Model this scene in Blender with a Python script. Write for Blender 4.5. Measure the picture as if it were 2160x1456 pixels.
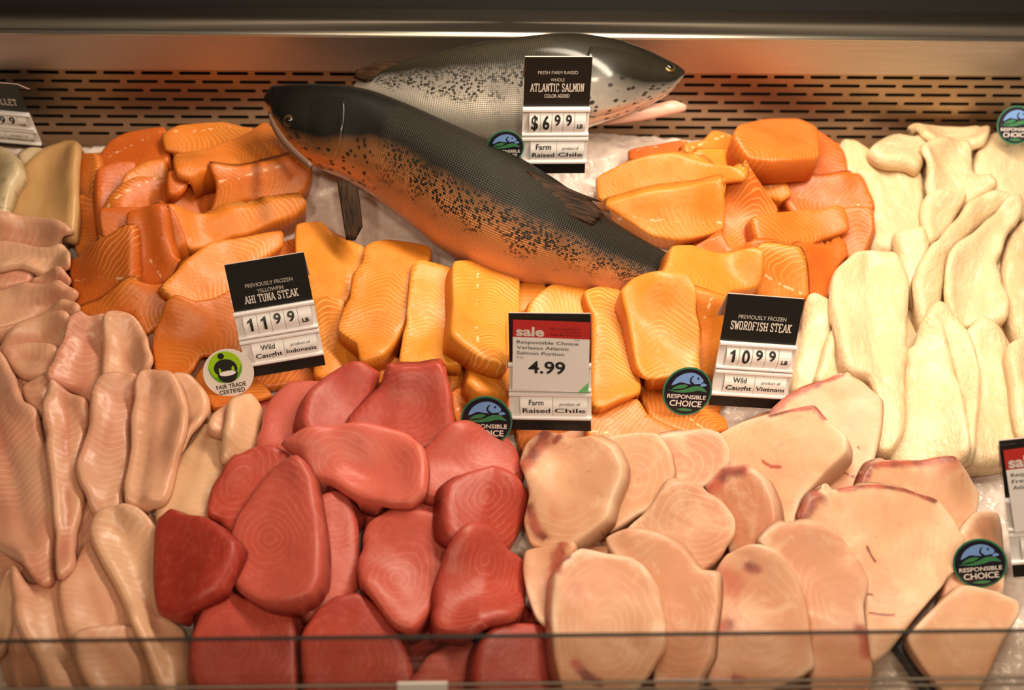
import bpy, bmesh, math, random
import numpy as np
from mathutils import Matrix, Vector, noise
from mathutils.geometry import delaunay_2d_cdt

for _o in list(bpy.data.objects):
    bpy.data.objects.remove(_o)
SC = bpy.context.scene
COL = SC.collection
rnd = random.Random(7)

# ------------------------------------------------------------------ camera
Z0 = 0.95                       # height of the middle of the fish bed
PITCH, YAW, ROLL, DIST, LENS = 40.0, 3.25, 2.0, 1.32, 50.0
FPX = 2160 * LENS / 36.0
_p, _a, _r = map(math.radians, (PITCH, YAW, ROLL))
CF = np.array([math.sin(_a) * math.cos(_p), math.cos(_a) * math.cos(_p), -math.sin(_p)])
_x = np.cross(CF, [0, 0, 1.0]); _x /= np.linalg.norm(_x)
_y = np.cross(_x, CF)
CX = _x * math.cos(_r) + _y * math.sin(_r)
CY = -_x * math.sin(_r) + _y * math.cos(_r)
CP = -CF * DIST + np.array([0, 0, Z0])
cam_d = bpy.data.cameras.new('camera'); cam = bpy.data.objects.new('camera', cam_d); COL.objects.link(cam)
cam_d.lens = LENS; cam_d.sensor_width = 36; cam_d.sensor_fit = 'HORIZONTAL'
cam_d.clip_start = 0.05; cam_d.clip_end = 30
cam.matrix_world = Matrix(((CX[0], CY[0], -CF[0], CP[0]), (CX[1], CY[1], -CF[1], CP[1]), (CX[2], CY[2], -CF[2], CP[2]), (0, 0, 0, 1)))
cam_d.dof.use_dof = True; cam_d.dof.focus_distance = 1.255; cam_d.dof.aperture_fstop = 3.2; cam_d.dof.aperture_blades = 8
SC.camera = cam

# ------------------------------------------------------------------ light
SC.view_settings.view_transform = 'Standard'
try: SC.view_settings.look = 'None'
except Exception: pass
SC.view_settings.exposure = -0.05
SC.view_settings.gamma = 1.0
SC.view_settings.use_curve_mapping = False
w = bpy.data.worlds.new('world'); SC.world = w; w.use_nodes = True
w.node_tree.nodes['Background'].inputs[0].default_value = (1.0, 0.80, 0.62, 1)
w.node_tree.nodes['Background'].inputs[1].default_value = 0.055

def area_light(name, loc, target, sx, sy, power, col, spread=180):
    d = bpy.data.lights.new(name, 'AREA'); d.shape = 'RECTANGLE'; d.size = sx; d.size_y = sy
    d.energy = power; d.color = col; d.spread = math.radians(spread)
    o = bpy.data.objects.new(name, d); COL.objects.link(o); o.location = loc
    o.rotation_euler = (Vector(target) - Vector(loc)).to_track_quat('-Z', 'Y').to_euler()
    return o
# the strip lamp under the top of the case and the warm lamps of the shop ceiling
area_light('case_strip_lamp', (0.20, 0.06, Z0 + 0.62), (0.16, 0.02, Z0), 0.8, 0.06, 8.6, (1.0, 0.86, 0.66))
for i, (x, y, z, e) in enumerate([(-0.75, -1.9, 3.1, 15), (0.25, -2.2, 3.1, 20), (1.2, -1.9, 3.1, 15)]):
    area_light('ceiling_lamp', (x, y, z), (x * 0.5, 0, Z0), 0.22, 0.22, e, (1.0, 0.80, 0.56))

# ------------------------------------------------------------------ helpers
def ray(px, py):
    px = np.asarray(px, float); py = np.asarray(py, float)
    d = CF[None] * 1.0 + CX[None] * ((px - 1080) / FPX)[..., None] + CY[None] * ((728 - py) / FPX)[..., None]
    return d / np.linalg.norm(d, axis=-1, keepdims=True)

SL = math.radians(12.0)         # slope of the display bed, rising to the back
EU = np.array([1.0, 0, 0]); EV = np.array([0, math.cos(SL), math.sin(SL)]); EH = np.array([0, -math.sin(SL), math.cos(SL)])
ORG = np.array([0, 0, Z0])
BED = np.stack([EU, EV, EH])    # rows
def to_world(uvh): return ORG + np.asarray(uvh) @ BED
def to_bed(p): return (np.asarray(p) - ORG) @ BED.T
CPB = to_bed(CP)

U0, U1, V0, V1, GS = -0.84, 0.84, -0.52, 0.30, 0.002
NU = int((U1 - U0) / GS) + 1; NV = int((V1 - V0) / GS) + 1
UU, VV = np.meshgrid(U0 + GS * np.arange(NU), V0 + GS * np.arange(NV))      # [v,u]
YWALL = 0.256                   # world y of the back panel
def bump(u0, v0, su, sv, h): return h * np.exp(-((UU - u0) / su) ** 2 - ((VV - v0) / sv) ** 2)
H = np.zeros((NV, NU))
H += 0.020 * np.clip((VV - 0.12) / 0.14, 0, 1) ** 1.5
H += bump(-0.02, 0.14, 0.22, 0.10, 0.018)
H0 = H.copy()
def bil(F, u, v):
    x = np.clip((np.asarray(u) - U0) / GS, 0, NU - 1.001); y = np.clip((np.asarray(v) - V0) / GS, 0, NV - 1.001)
    i = x.astype(int); j = y.astype(int); fx = x - i; fy = y - j
    return (F[j, i] * (1 - fx) + F[j, i + 1] * fx) * (1 - fy) + (F[j + 1, i] * (1 - fx) + F[j + 1, i + 1] * fx) * fy
def boxblur(F, n):
    for ax in (0, 1):
        pad = [(0, 0), (0, 0)]; pad[ax] = (n + 1, n)
        c = np.cumsum(np.pad(F, pad, mode='edge'), axis=ax)
        F = (np.take(c, range(2 * n + 1, c.shape[ax]), axis=ax) - np.take(c, range(0, c.shape[ax] - 2 * n - 1), axis=ax)) / (2 * n + 1)
    return F
def march(px, py, S, shift=None):
    """bed points where the rays through the pixels meet the height field S"""
    d = ray(px, py) @ BED.T
    o = CPB[None].repeat(len(d), 0)
    if shift is not None: o = o - shift[None]
    hs = np.linspace(0.26, -0.12, 140)
    t = (hs[None] - o[:, 2:3]) / d[:, 2:3]
    u = o[:, 0:1] + d[:, 0:1] * t; v = o[:, 1:2] + d[:, 1:2] * t
    f = hs[None] - bil(S, u, v)
    hit = (f <= 0); hit[:, -1] = True
    k = np.argmax(hit, 1); k = np.maximum(k, 1); n = np.arange(len(k))
    f0 = f[n, k - 1]; f1 = f[n, k]; a = np.clip(f0 / np.maximum(f0 - f1, 1e-9), 0, 1)
    h = hs[k - 1] * (1 - a) + hs[k] * a
    t = (h - o[:, 2]) / d[:, 2]
    return o[:, :2] + d[:, :2] * t[:, None]
def in_poly(P, u, v):
    x, y = P[:, 0], P[:, 1]; x2, y2 = np.roll(x, -1), np.roll(y, -1)
    r = np.zeros(u.shape, bool)
    for a, b, c, e in zip(x, y, x2, y2):
        if b == e: continue
        r ^= ((b > v) != (e > v)) & (u < (c - a) * (v - b) / (e - b) + a)
    return r
def seg_dist(P, q):
    a = P; b = np.roll(P, -1, 0); ab = b - a
    w_ = q[:, None] - a[None]
    t = np.clip((w_ * ab[None]).sum(-1) / np.maximum((ab ** 2).sum(-1)[None], 1e-12), 0, 1)
    return np.sqrt((((w_ - t[..., None] * ab[None])) ** 2).sum(-1)).min(1)
def closed_curve(P, step, tension=0.5):
    P = np.asarray(P, float); n = len(P); out = []
    for i in range(n):
        p0, p1, p2, p3 = P[i - 1], P[i], P[(i + 1) % n], P[(i + 2) % n]
        # centripetal tangents keep the corners from overshooting
        m = max(3, int(np.linalg.norm(p2 - p1) / step)); t = np.linspace(0, 1, m, endpoint=False)[:, None]
        d1 = np.linalg.norm(p1 - p0) + 1e-6; d2 = np.linalg.norm(p2 - p1) + 1e-6; d3 = np.linalg.norm(p3 - p2) + 1e-6
        t1 = ((p1 - p0) / d1 + (p2 - p1) / d2) * 0.5 * d2 * tension * 2 * 0.9
        t2 = ((p2 - p1) / d2 + (p3 - p2) / d3) * 0.5 * d2 * tension * 2 * 0.9
        h00 = 2 * t ** 3 - 3 * t ** 2 + 1; h10 = t ** 3 - 2 * t ** 2 + t; h01 = -2 * t ** 3 + 3 * t ** 2; h11 = t ** 3 - t ** 2
        out.append(h00 * p1 + h10 * t1 + h01 * p2 + h11 * t2)
    Q = np.concatenate(out)
    L = np.r_[0, np.cumsum(np.linalg.norm(np.roll(Q, -1, 0) - Q, axis=1))]
    m = max(12, int(L[-1] / step)); s = np.linspace(0, L[-1], m, endpoint=False)
    QQ = np.vstack([Q, Q[:1]])
    return np.stack([np.interp(s, L, QQ[:, k]) for k in (0, 1)], 1)
def offset_poly(P, d):
    t = np.roll(P, -1, 0) - np.roll(P, 1, 0); t /= np.linalg.norm(t, axis=1, keepdims=True) + 1e-9
    nrm = np.stack([t[:, 1], -t[:, 0]], 1)
    area = 0.5 * np.sum(P[:, 0] * np.roll(P[:, 1], -1) - P[:, 1] * np.roll(P[:, 0], -1))
    return P + nrm * d * (1 if area > 0 else -1)

class MB:
    """collects vertices and faces with several materials into one mesh"""
    def __init__(s): s.v = []; s.f = []; s.m = []; s.mats = []
    def mi(s, mat):
        if mat not in s.mats: s.mats.append(mat)
        return s.mats.index(mat)
    def add(s, V, F, mat, M=None):
        b = len(s.v); k = s.mi(mat)
        for p in V:
            p = Vector(p); s.v.append(tuple(M @ p if M is not None else p))
        for f in F: s.f.append(tuple(b + i for i in f)); s.m.append(k)
    def box(s, lo, hi, mat, M=None):
        x0, y0, z0 = lo; x1, y1, z1 = hi
        s.add([(x0, y0, z0), (x1, y0, z0), (x1, y1, z0), (x0, y1, z0), (x0, y0, z1), (x1, y0, z1), (x1, y1, z1), (x0, y1, z1)],
              [(0, 3, 2, 1), (4, 5, 6, 7), (0, 1, 5, 4), (1, 2, 6, 5), (2, 3, 7, 6), (3, 0, 4, 7)], mat, M)
    def prism(s, poly, z0, z1, mat, M=None):
        n = len(poly)
        V = [(x, y, z0) for x, y in poly] + [(x, y, z1) for x, y in poly]
        F = [tuple(range(n - 1, -1, -1)), tuple(range(n, 2 * n))] + [(i, (i + 1) % n, n + (i + 1) % n, n + i) for i in range(n)]
        s.add(V, F, mat, M)
    def profile_x(s, prof, x0, x1, mat, M=None):
        """closed (y,z) profile swept along x"""
        n = len(prof)
        V = [(x0, y, z) for y, z in prof] + [(x1, y, z) for y, z in prof]
        F = [tuple(range(n)), tuple(range(2 * n - 1, n - 1, -1))] + [(i, n + i, n + (i + 1) % n, (i + 1) % n) for i in range(n)]
        s.add(V, F, mat, M)
    def text(s, body, x, y, z, size, mat, align='CENTER', sx=1.0, bold=0.0, shear=0.0, M=None, space=1.0, curve=None):
        c = bpy.data.curves.new('t', 'FONT'); c.body = body; c.size = size; c.align_x = align; c.align_y = 'CENTER'
        c.offset = bold * size; c.shear = shear; c.resolution_u = 4; c.fill_mode = 'FRONT'; c.space_character = space
        o = bpy.data.objects.new('t', c)
        me = bpy.data.meshes.new_from_object(o)
        V = [Vector((v.co.x * sx + x, v.co.y + y, z)) for v in me.vertices]
        if curve: V = [Vector((p.x, p.y, p.z + curve(p.x, p.y))) for p in V]
        s.add(V, [tuple(p.vertices) for p in me.polygons], mat, M)
        bpy.data.objects.remove(o); bpy.data.curves.remove(c); bpy.data.meshes.remove(me)
    def build(s, name, parent=None, smooth=False, loc=None, M=None):
        me = bpy.data.meshes.new(name); me.from_pydata(s.v, [], s.f)
        for m in s.mats: me.materials.append(m)
        me.polygons.foreach_set('material_index', s.m)
        if smooth: me.polygons.foreach_set('use_smooth', [True] * len(s.f))
        me.update()
        o = bpy.data.objects.new(name, me); COL.objects.link(o)
        if parent: o.parent = parent
        if M is not None: o.matrix_world = M
        if loc is not None: o.location = loc
        return o
def tag(o, label=None, cat=None, group=None, kind=None):
    if label: o['label'] = label
    if cat: o['category'] = cat
    if group: o['group'] = group
    if kind: o['kind'] = kind
    return o
def empty(name, M, label, cat, group=None):
    o = bpy.data.objects.new(name, None); COL.objects.link(o); o.matrix_world = M; o.empty_display_size = 0.02
    return tag(o, label, cat, group)

# ------------------------------------------------------------------ materials
class NT:
    def __init__(s, name):
        s.mat = bpy.data.materials.new(name); s.mat.use_nodes = True
        s.t = s.mat.node_tree; s.b = s.t.nodes['Principled BSDF']; s.out = s.t.nodes['Material Output']
    def n(s, typ, **kw):
        o = s.t.nodes.new(typ)
        for k, v in kw.items(): setattr(o, k, v)
        return o
    def link(s, a, b): s.t.links.new(a, b)
    def setin(s, sock, v):
        if isinstance(v, bpy.types.NodeSocket): s.link(v, sock)
        elif isinstance(v, (tuple, list)) and len(v) == 3 and sock.type == 'RGBA': sock.default_value = (*v, 1)
        else: sock.default_value = v
    def math(s, op, a, b=0.0, c=0.0, clamp=False):
        o = s.n('ShaderNodeMath', operation=op, use_clamp=clamp)
        for i, x in enumerate((a, b, c)): s.setin(o.inputs[i], x)
        return o.outputs[0]
    def mix(s, f, a, b, mode='MIX'):
        o = s.n('ShaderNodeMix', data_type='RGBA', blend_type=mode)
        s.setin(o.inputs['Factor'], f)
        ia = [i for i in o.inputs if i.type == 'RGBA']
        s.setin(ia[0], a); s.setin(ia[1], b)
        return [x for x in o.outputs if x.type == 'RGBA'][0]
    def noise(s, vec, scale, detail=2, rough=0.5, dist=0.0, off=None):
        o = s.n('ShaderNodeTexNoise'); s.link(vec, o.inputs['Vector'])
        o.inputs['Scale'].default_value = scale; o.inputs['Detail'].default_value = detail
        o.inputs['Roughness'].default_value = rough; o.inputs['Distortion'].default_value = dist
        return o.outputs['Fac']
    def voro(s, vec, scale, feature='F1', rand=1.0):
        o = s.n('ShaderNodeTexVoronoi', feature=feature); s.link(vec, o.inputs['Vector']); o.inputs['Scale'].default_value = scale
        o.inputs['Randomness'].default_value = rand
        return o.outputs['Distance']
    def coord(s, kind='Object'): return s.n('ShaderNodeTexCoord').outputs[kind]
    def sep(s, v):
        o = s.n('ShaderNodeSeparateXYZ'); s.link(v, o.inputs[0]); return o.outputs
    def comb(s, x, y, z):
        o = s.n('ShaderNodeCombineXYZ')
        for i, q in enumerate((x, y, z)): s.setin(o.inputs[i], q)
        return o.outputs[0]
    def vadd(s, a, b):
        o = s.n('ShaderNodeVectorMath', operation='ADD'); s.setin(o.inputs[0], a); s.setin(o.inputs[1], b); return o.outputs[0]
    def vscale(s, a, k):
        o = s.n('ShaderNodeVectorMath', operation='SCALE'); s.setin(o.inputs[0], a); s.setin(o.inputs['Scale'], k); return o.outputs[0]
    def smooth(s, x, lo, hi):
        o = s.n('ShaderNodeMapRange', interpolation_type='SMOOTHSTEP'); s.setin(o.inputs[0], x)
        s.setin(o.inputs[1], lo); s.setin(o.inputs[2], hi); return o.outputs[0]
    def ramp(s, f, stops):
        o = s.n('ShaderNodeValToRGB'); s.setin(o.inputs[0], f); cr = o.color_ramp
        while len(cr.elements) < len(stops): cr.elements.new(0.5)
        for e, (p, c) in zip(cr.elements, stops): e.position = p; e.color = (*c, 1)
        return o.outputs[0]
    def bump(s, h, strength, dist):
        o = s.n('ShaderNodeBump'); s.setin(o.inputs['Height'], h); o.inputs['Strength'].default_value = strength; o.inputs['Distance'].default_value = dist
        s.link(o.outputs[0], s.b.inputs['Normal']); return o.outputs[0]
    def p(s, **kw):
        for k, v in kw.items():
            s.setin(s.b.inputs[k.replace('_', ' ')], v)
        return s.mat
def lin(r, g, b):
    f = lambda c: (c / 255 / 12.92) if c <= 10 else ((c / 255 + 0.055) / 1.055) ** 2.4
    return (f(r), f(g), f(b))
def plain(name, rgb, rough=0.5, metal=0.0, **kw):
    t = NT(name); return t.p(Base_Color=rgb, Roughness=rough, Metallic=metal, **kw)
def obj_color(t):
    oi = t.n('ShaderNodeObjectInfo')
    return t.sep(oi.outputs['Color']), oi.outputs['Random']
def wetness(t, vec, lo=0.22, hi=0.5, scale=90):
    r = t.noise(vec, scale, 3)
    return t.math('MULTIPLY_ADD', r, hi - lo, lo)

def mat_salmon():
    t = NT('salmon_flesh'); v = t.coord(); (tr, tg, tb), rn = obj_color(t)
    vv = t.vadd(v, t.comb(t.math('MULTIPLY', rn, 3.0), rn, rn))
    x, y, z = t.sep(v)
    yb = t.math('SUBTRACT', y, t.math('MULTIPLY_ADD', tb, 0.03, -0.015))
    ay = t.math('SQRT', t.math('MULTIPLY_ADD', yb, yb, 0.00002))
    nz = t.math('MULTIPLY', t.math('SUBTRACT', t.noise(vv, 22, 2), 0.5), 0.024)
    ph = t.math('ADD', t.math('ADD', x, t.math('MULTIPLY', ay, 0.8)), nz)
    wv = t.math('SINE', t.math('MULTIPLY', ph, 2 * math.pi / 0.0049))
    line = t.smooth(wv, 0.55, 1.0)
    patch = t.smooth(t.noise(vv, 16, 1), 0.38, 0.62)
    line = t.math('MULTIPLY', t.math('MULTIPLY', line, patch), tg)
    base = t.mix(tr, (0.56, 0.105, 0.012), (0.82, 0.31, 0.030))
    mot = t.noise(vv, 60, 4, 0.6)
    base = t.mix(t.math('MULTIPLY', t.smooth(mot, 0.35, 0.75), 0.35), base, t.mix(tr, (0.66, 0.17, 0.03), (0.86, 0.39, 0.07)))
    red = t.smooth(t.noise(vv, 9, 2), 0.52, 0.75)
    base = t.mix(t.math('MULTIPLY', red, 0.35), base, (0.60, 0.12, 0.022))
    col = t.mix(t.math('MULTIPLY', line, 0.58), base, (0.95, 0.60, 0.20))
    # a row of small pale pin bones along some of the pieces
    pb = t.math('SUBTRACT', y, 0.008)
    dots = t.math('MULTIPLY', t.smooth(t.math('ABSOLUTE', pb), 0.0016, 0.0004), t.smooth(t.noise(vv, 170, 1), 0.54, 0.62))
    col = t.mix(t.math('MULTIPLY', t.math('MULTIPLY', dots, t.math('GREATER_THAN', rn, 0.62)), 0.6), col, (0.95, 0.70, 0.45))
    t.bump(t.math('ADD', t.math('MULTIPLY', t.noise(vv, 210, 3), 0.7), t.math('MULTIPLY', wv, 0.05)), 0.35, 0.0012)
    return t.p(Base_Color=col, Roughness=wetness(t, vv, .25, .55), Subsurface_Weight=0.18, Subsurface_Radius=(1.0, 0.35, 0.12), Subsurface_Scale=0.006, Specular_IOR_Level=0.42)

def rings(t, v, cx, cy, pitch, wob, rn):
    x, y, z = t.sep(v)
    vv = t.vadd(v, t.comb(rn, t.math('MULTIPLY', rn, 7.0), rn))
    x = t.math('SUBTRACT', x, cx); y = t.math('SUBTRACT', y, cy)
    r = t.math('SQRT', t.math('ADD', t.math('MULTIPLY', x, x), t.math('MULTIPLY', t.math('MULTIPLY', y, y), 1.7)))
    r = t.math('ADD', r, t.math('MULTIPLY', t.math('SUBTRACT', t.noise(vv, 18, 2), 0.5), wob))
    return t.math('SINE', t.math('MULTIPLY', r, 2 * math.pi / pitch)), r, vv

def mat_tuna():
    t = NT('tuna_flesh'); v = t.coord(); (tr, tg, tb), rn = obj_color(t)
    wv, r, vv = rings(t, v, t.math('MULTIPLY_ADD', tb, 0.05, -0.015), 0.006, 0.0062, 0.034, rn)
    ln = t.math('MULTIPLY', t.smooth(wv, 0.55, 1.0), tg)
    base = t.mix(tr, (0.31, 0.020, 0.012), (0.60, 0.130, 0.092))
    base = t.mix(t.math('MULTIPLY', t.smooth(t.noise(vv, 14, 3), 0.4, 0.7), 0.4), base, (0.54, 0.072, 0.036))
    fine = t.noise(vv, 190, 3, 0.6)
    base = t.mix(t.math('MULTIPLY', t.smooth(fine, 0.45, 0.7), 0.13), base, (0.70, 0.19, 0.14))
    col = t.mix(t.math('MULTIPLY', t.math('MULTIPLY', ln, t.smooth(t.noise(vv, 20, 2), .38, .62)), 0.26), base, (0.75, 0.26, 0.20))
    t.bump(t.math('ADD', t.math('MULTIPLY', fine, 0.6), t.math('MULTIPLY', wv, 0.04)), 0.30, 0.001)
    return t.p(Base_Color=col, Roughness=wetness(t, vv, .3, .55), Subsurface_Weight=0.15, Subsurface_Radius=(1.0, 0.25, 0.15), Subsurface_Scale=0.005, Specular_IOR_Level=0.38)

def mat_sword():
    t = NT('swordfish_flesh'); v = t.coord(); (tr, tg, tb), rn = obj_color(t)
    wv, r, vv = rings(t, v, t.math('MULTIPLY_ADD', tb, 0.04, -0.02), -0.004, 0.0078, 0.034, rn)
    ln = t.math('MULTIPLY', t.smooth(wv, 0.45, 1.0), tg)
    base = t.mix(tr, (0.50, 0.195, 0.105), (0.74, 0.43, 0.25))
    base = t.mix(t.math('MULTIPLY', t.smooth(t.noise(vv, 12, 3), 0.42, 0.72), 0.4), base, (0.68, 0.26, 0.15))
    base = t.mix(t.math('MULTIPLY', t.smooth(t.noise(vv, 38, 4, 0.62), 0.46, 0.70), 0.38), base, (0.62, 0.27, 0.17))
    base = t.mix(t.math('MULTIPLY', t.smooth(t.noise(vv, 27, 4, 0.6, 0.8), 0.52, 0.72), 0.40), base, (0.84, 0.60, 0.42))
    col = t.mix(t.math('MULTIPLY', t.math('MULTIPLY', ln, t.smooth(t.noise(vv, 18, 2), .36, .62)), 0.24), base, (0.88, 0.60, 0.40))
    fat = t.n('ShaderNodeAttribute', attribute_name='fat').outputs['Fac']
    col = t.mix(t.math('MULTIPLY', fat, 0.75), col, (0.86, 0.64, 0.47))
    # red blood line stains
    st = t.smooth(t.noise(vv, 11, 2, 0.5, 0.6), 0.63, 0.74)
    st = t.math('MULTIPLY', st, t.smooth(r, 0.018, 0.042))
    col = t.mix(t.math('MULTIPLY', st, 0.75), col, (0.48, 0.10, 0.06))
    an = t.n('ShaderNodeAttribute', attribute_name='stain').outputs['Fac']
    an = t.smooth(t.math('ADD', an, t.math('MULTIPLY_ADD', t.noise(vv, 95, 4, 0.6), 1.0, -0.45)), 0.08, 0.90)
    col = t.mix(t.math('MULTIPLY', an, 0.95), col, t.mix(t.smooth(t.noise(vv, 50, 2), .35, .65), (0.45, 0.10, 0.06), (0.20, 0.045, 0.03)))
    fl = t.math('MULTIPLY', t.smooth(t.noise(t.comb(t.math('MULTIPLY', t.sep(vv)[0], 3.0), t.sep(vv)[1], 0.0), 60, 2), 0.70, 0.76), 0.5)
    col = t.mix(fl, col, (0.50, 0.20, 0.12))
    t.bump(t.math('ADD', t.math('MULTIPLY', t.noise(vv, 150, 3), 0.6), t.math('MULTIPLY', wv, 0.03)), 0.25, 0.001)
    return t.p(Base_Color=col, Roughness=wetness(t, vv, .3, .55), Subsurface_Weight=0.2, Subsurface_Radius=(1.0, 0.45, 0.3), Subsurface_Scale=0.006, Specular_IOR_Level=0.4)

def mat_pink():
    t = NT('pink_fillet_flesh'); v = t.coord(); (tr, tg, tb), rn = obj_color(t)
    x, y, z = t.sep(v); vv = t.vadd(v, t.comb(rn, t.math('MULTIPLY', rn, 5.0), rn))
    ay = t.math('SQRT', t.math('MULTIPLY_ADD', y, y, 0.00001))
    ph = t.math('ADD', t.math('SUBTRACT', x, t.math('MULTIPLY', ay, 0.55)), t.math('MULTIPLY', t.noise(vv, 16, 2), 0.014))
    wv = t.math('SINE', t.math('MULTIPLY', ph, 2 * math.pi / 0.0068))
    ln = t.math('MULTIPLY', t.smooth(wv, 0.5, 1.0), t.smooth(t.noise(vv, 14, 1), 0.40, 0.6))
    base = t.mix(t.smooth(t.noise(vv, 11, 3), 0.35, 0.68), (0.67, 0.345, 0.225), (0.62, 0.245, 0.16))
    base = t.mix(tr, base, (0.76, 0.47, 0.275))
    col = t.mix(t.math('MULTIPLY', ln, 0.26), base, (0.82, 0.58, 0.42))
    mid = t.math('MULTIPLY', t.smooth(t.math('ABSOLUTE', t.math('ADD', y, t.math('MULTIPLY_ADD', t.noise(vv, 10, 1), 0.012, -0.006))), 0.006, 0.0006), t.smooth(t.noise(vv, 18, 2), 0.42, 0.62))
    col = t.mix(t.math('MULTIPLY', t.math('MULTIPLY', mid, 0.55), tg), col, (0.50, 0.13, 0.08))
    t.bump(t.math('ADD', t.math('MULTIPLY', t.noise(vv, 120, 3), 0.6), t.math('MULTIPLY', wv, 0.10)), 0.35, 0.001)
    return t.p(Base_Color=col, Roughness=wetness(t, vv, .22, .48), Subsurface_Weight=0.25, Subsurface_Radius=(1.0, 0.5, 0.35), Subsurface_Scale=0.006, Specular_IOR_Level=0.45)

def mat_white():
    t = NT('white_fillet_flesh'); v = t.coord(); (tr, tg, tb), rn = obj_color(t)
    x, y, z = t.sep(v); vv = t.vadd(v, t.comb(rn, t.math('MULTIPLY', rn, 5.0), rn))
    base = t.mix(t.smooth(t.noise(vv, 12, 3), 0.35, 0.7), (0.80, 0.625, 0.39), (0.74, 0.52, 0.30))
    st = t.noise(t.comb(t.math('MULTIPLY', x, 0.25), y, z), 160, 3)
    col = t.mix(t.math('MULTIPLY', t.smooth(st, 0.5, 0.72), 0.4), base, (0.90, 0.79, 0.58))
    pk = t.smooth(t.noise(vv, 8, 2), 0.6, 0.75)
    col = t.mix(t.math('MULTIPLY', pk, 0.3), col, (0.78, 0.52, 0.34))
    t.bump(t.math('ADD', t.noise(t.comb(t.math('MULTIPLY', x, 0.5), y, z), 190, 4, 0.65), t.math('MULTIPLY', t.noise(vv, 60, 2), 0.8)), 0.75, 0.0022)
    return t.p(Base_Color=col, Roughness=wetness(t, vv, .16, .42, 140), Subsurface_Weight=0.3, Subsurface_Radius=(1.0, 0.8, 0.5), Subsurface_Scale=0.006, Specular_IOR_Level=0.5)

def mat_beige(name, c1, c2, spots):
    t = NT(name); v = t.coord(); x, y, z = t.sep(v)
    n = t.smooth(t.noise(t.comb(t.math('MULTIPLY', x, 0.3), y, z), 45, 2), 0.35, 0.7)
    col = t.mix(n, c1, c2)
    if spots:
        col = t.mix(t.math('MULTIPLY', t.smooth(t.noise(v, 110, 4, 0.65), 0.52, 0.66), 0.6), col, (0.34, 0.25, 0.15))
    t.bump(t.noise(v, 120, 3), 0.35, 0.001)
    return t.p(Base_Color=col, Roughness=0.36, Subsurface_Weight=0.2, Subsurface_Radius=(1, .7, .4), Subsurface_Scale=0.005)

def mat_ice():
    t = NT('crushed_ice'); v = t.coord()
    c = t.voro(v, 95); n = t.noise(v, 60, 4, 0.6)
    col = t.mix(t.smooth(n, 0.3, 0.7), (0.90, 0.76, 0.70), (0.76, 0.62, 0.56))
    t.bump(t.math('ADD', c, n), 0.6, 0.004)
    return t.p(Base_Color=col, Roughness=0.25, Subsurface_Weight=0.4, Subsurface_Radius=(1, .9, .8), Subsurface_Scale=0.012)

def mat_steel(name, col, rough, vertical=True, bumpy=0.25):
    t = NT(name); v = t.coord(); x, y, z = t.sep(v)
    n = t.noise(t.comb(t.math('MULTIPLY', x, 1.0), t.math('MULTIPLY', y, 40.0), t.math('MULTIPLY', z, 40.0)), 12, 3)
    t.bump(n, bumpy, 0.0006)
    c = t.mix(t.math('MULTIPLY', n, 0.35), col, tuple(a * 0.7 for a in col))
    return t.p(Base_Color=c, Metallic=1.0, Roughness=t.math('MULTIPLY_ADD', n, 0.12, rough), Anisotropic=0.6)
# ------------------------------------------------------------------ the fish pieces
# outlines were read off the photograph in several enlargements: origin and scale of each
CROPS = {'A': (0, 0, 2.9125), 'B': (540, 40, 2.25), 'C': (1200, 160, 2.25), 'D': (0, 440, 2.842), 'E': (0, 760, 2.0921),
         'F': (640, 440, 2.4), 'G': (320, 760, 2.0922), 'K': (1060, 780, 1.9636), 'W': (1640, 480, 2.8), 'Y': (1700, 200, 4.0435), 'O': (0, 0, 1.0)}
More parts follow.
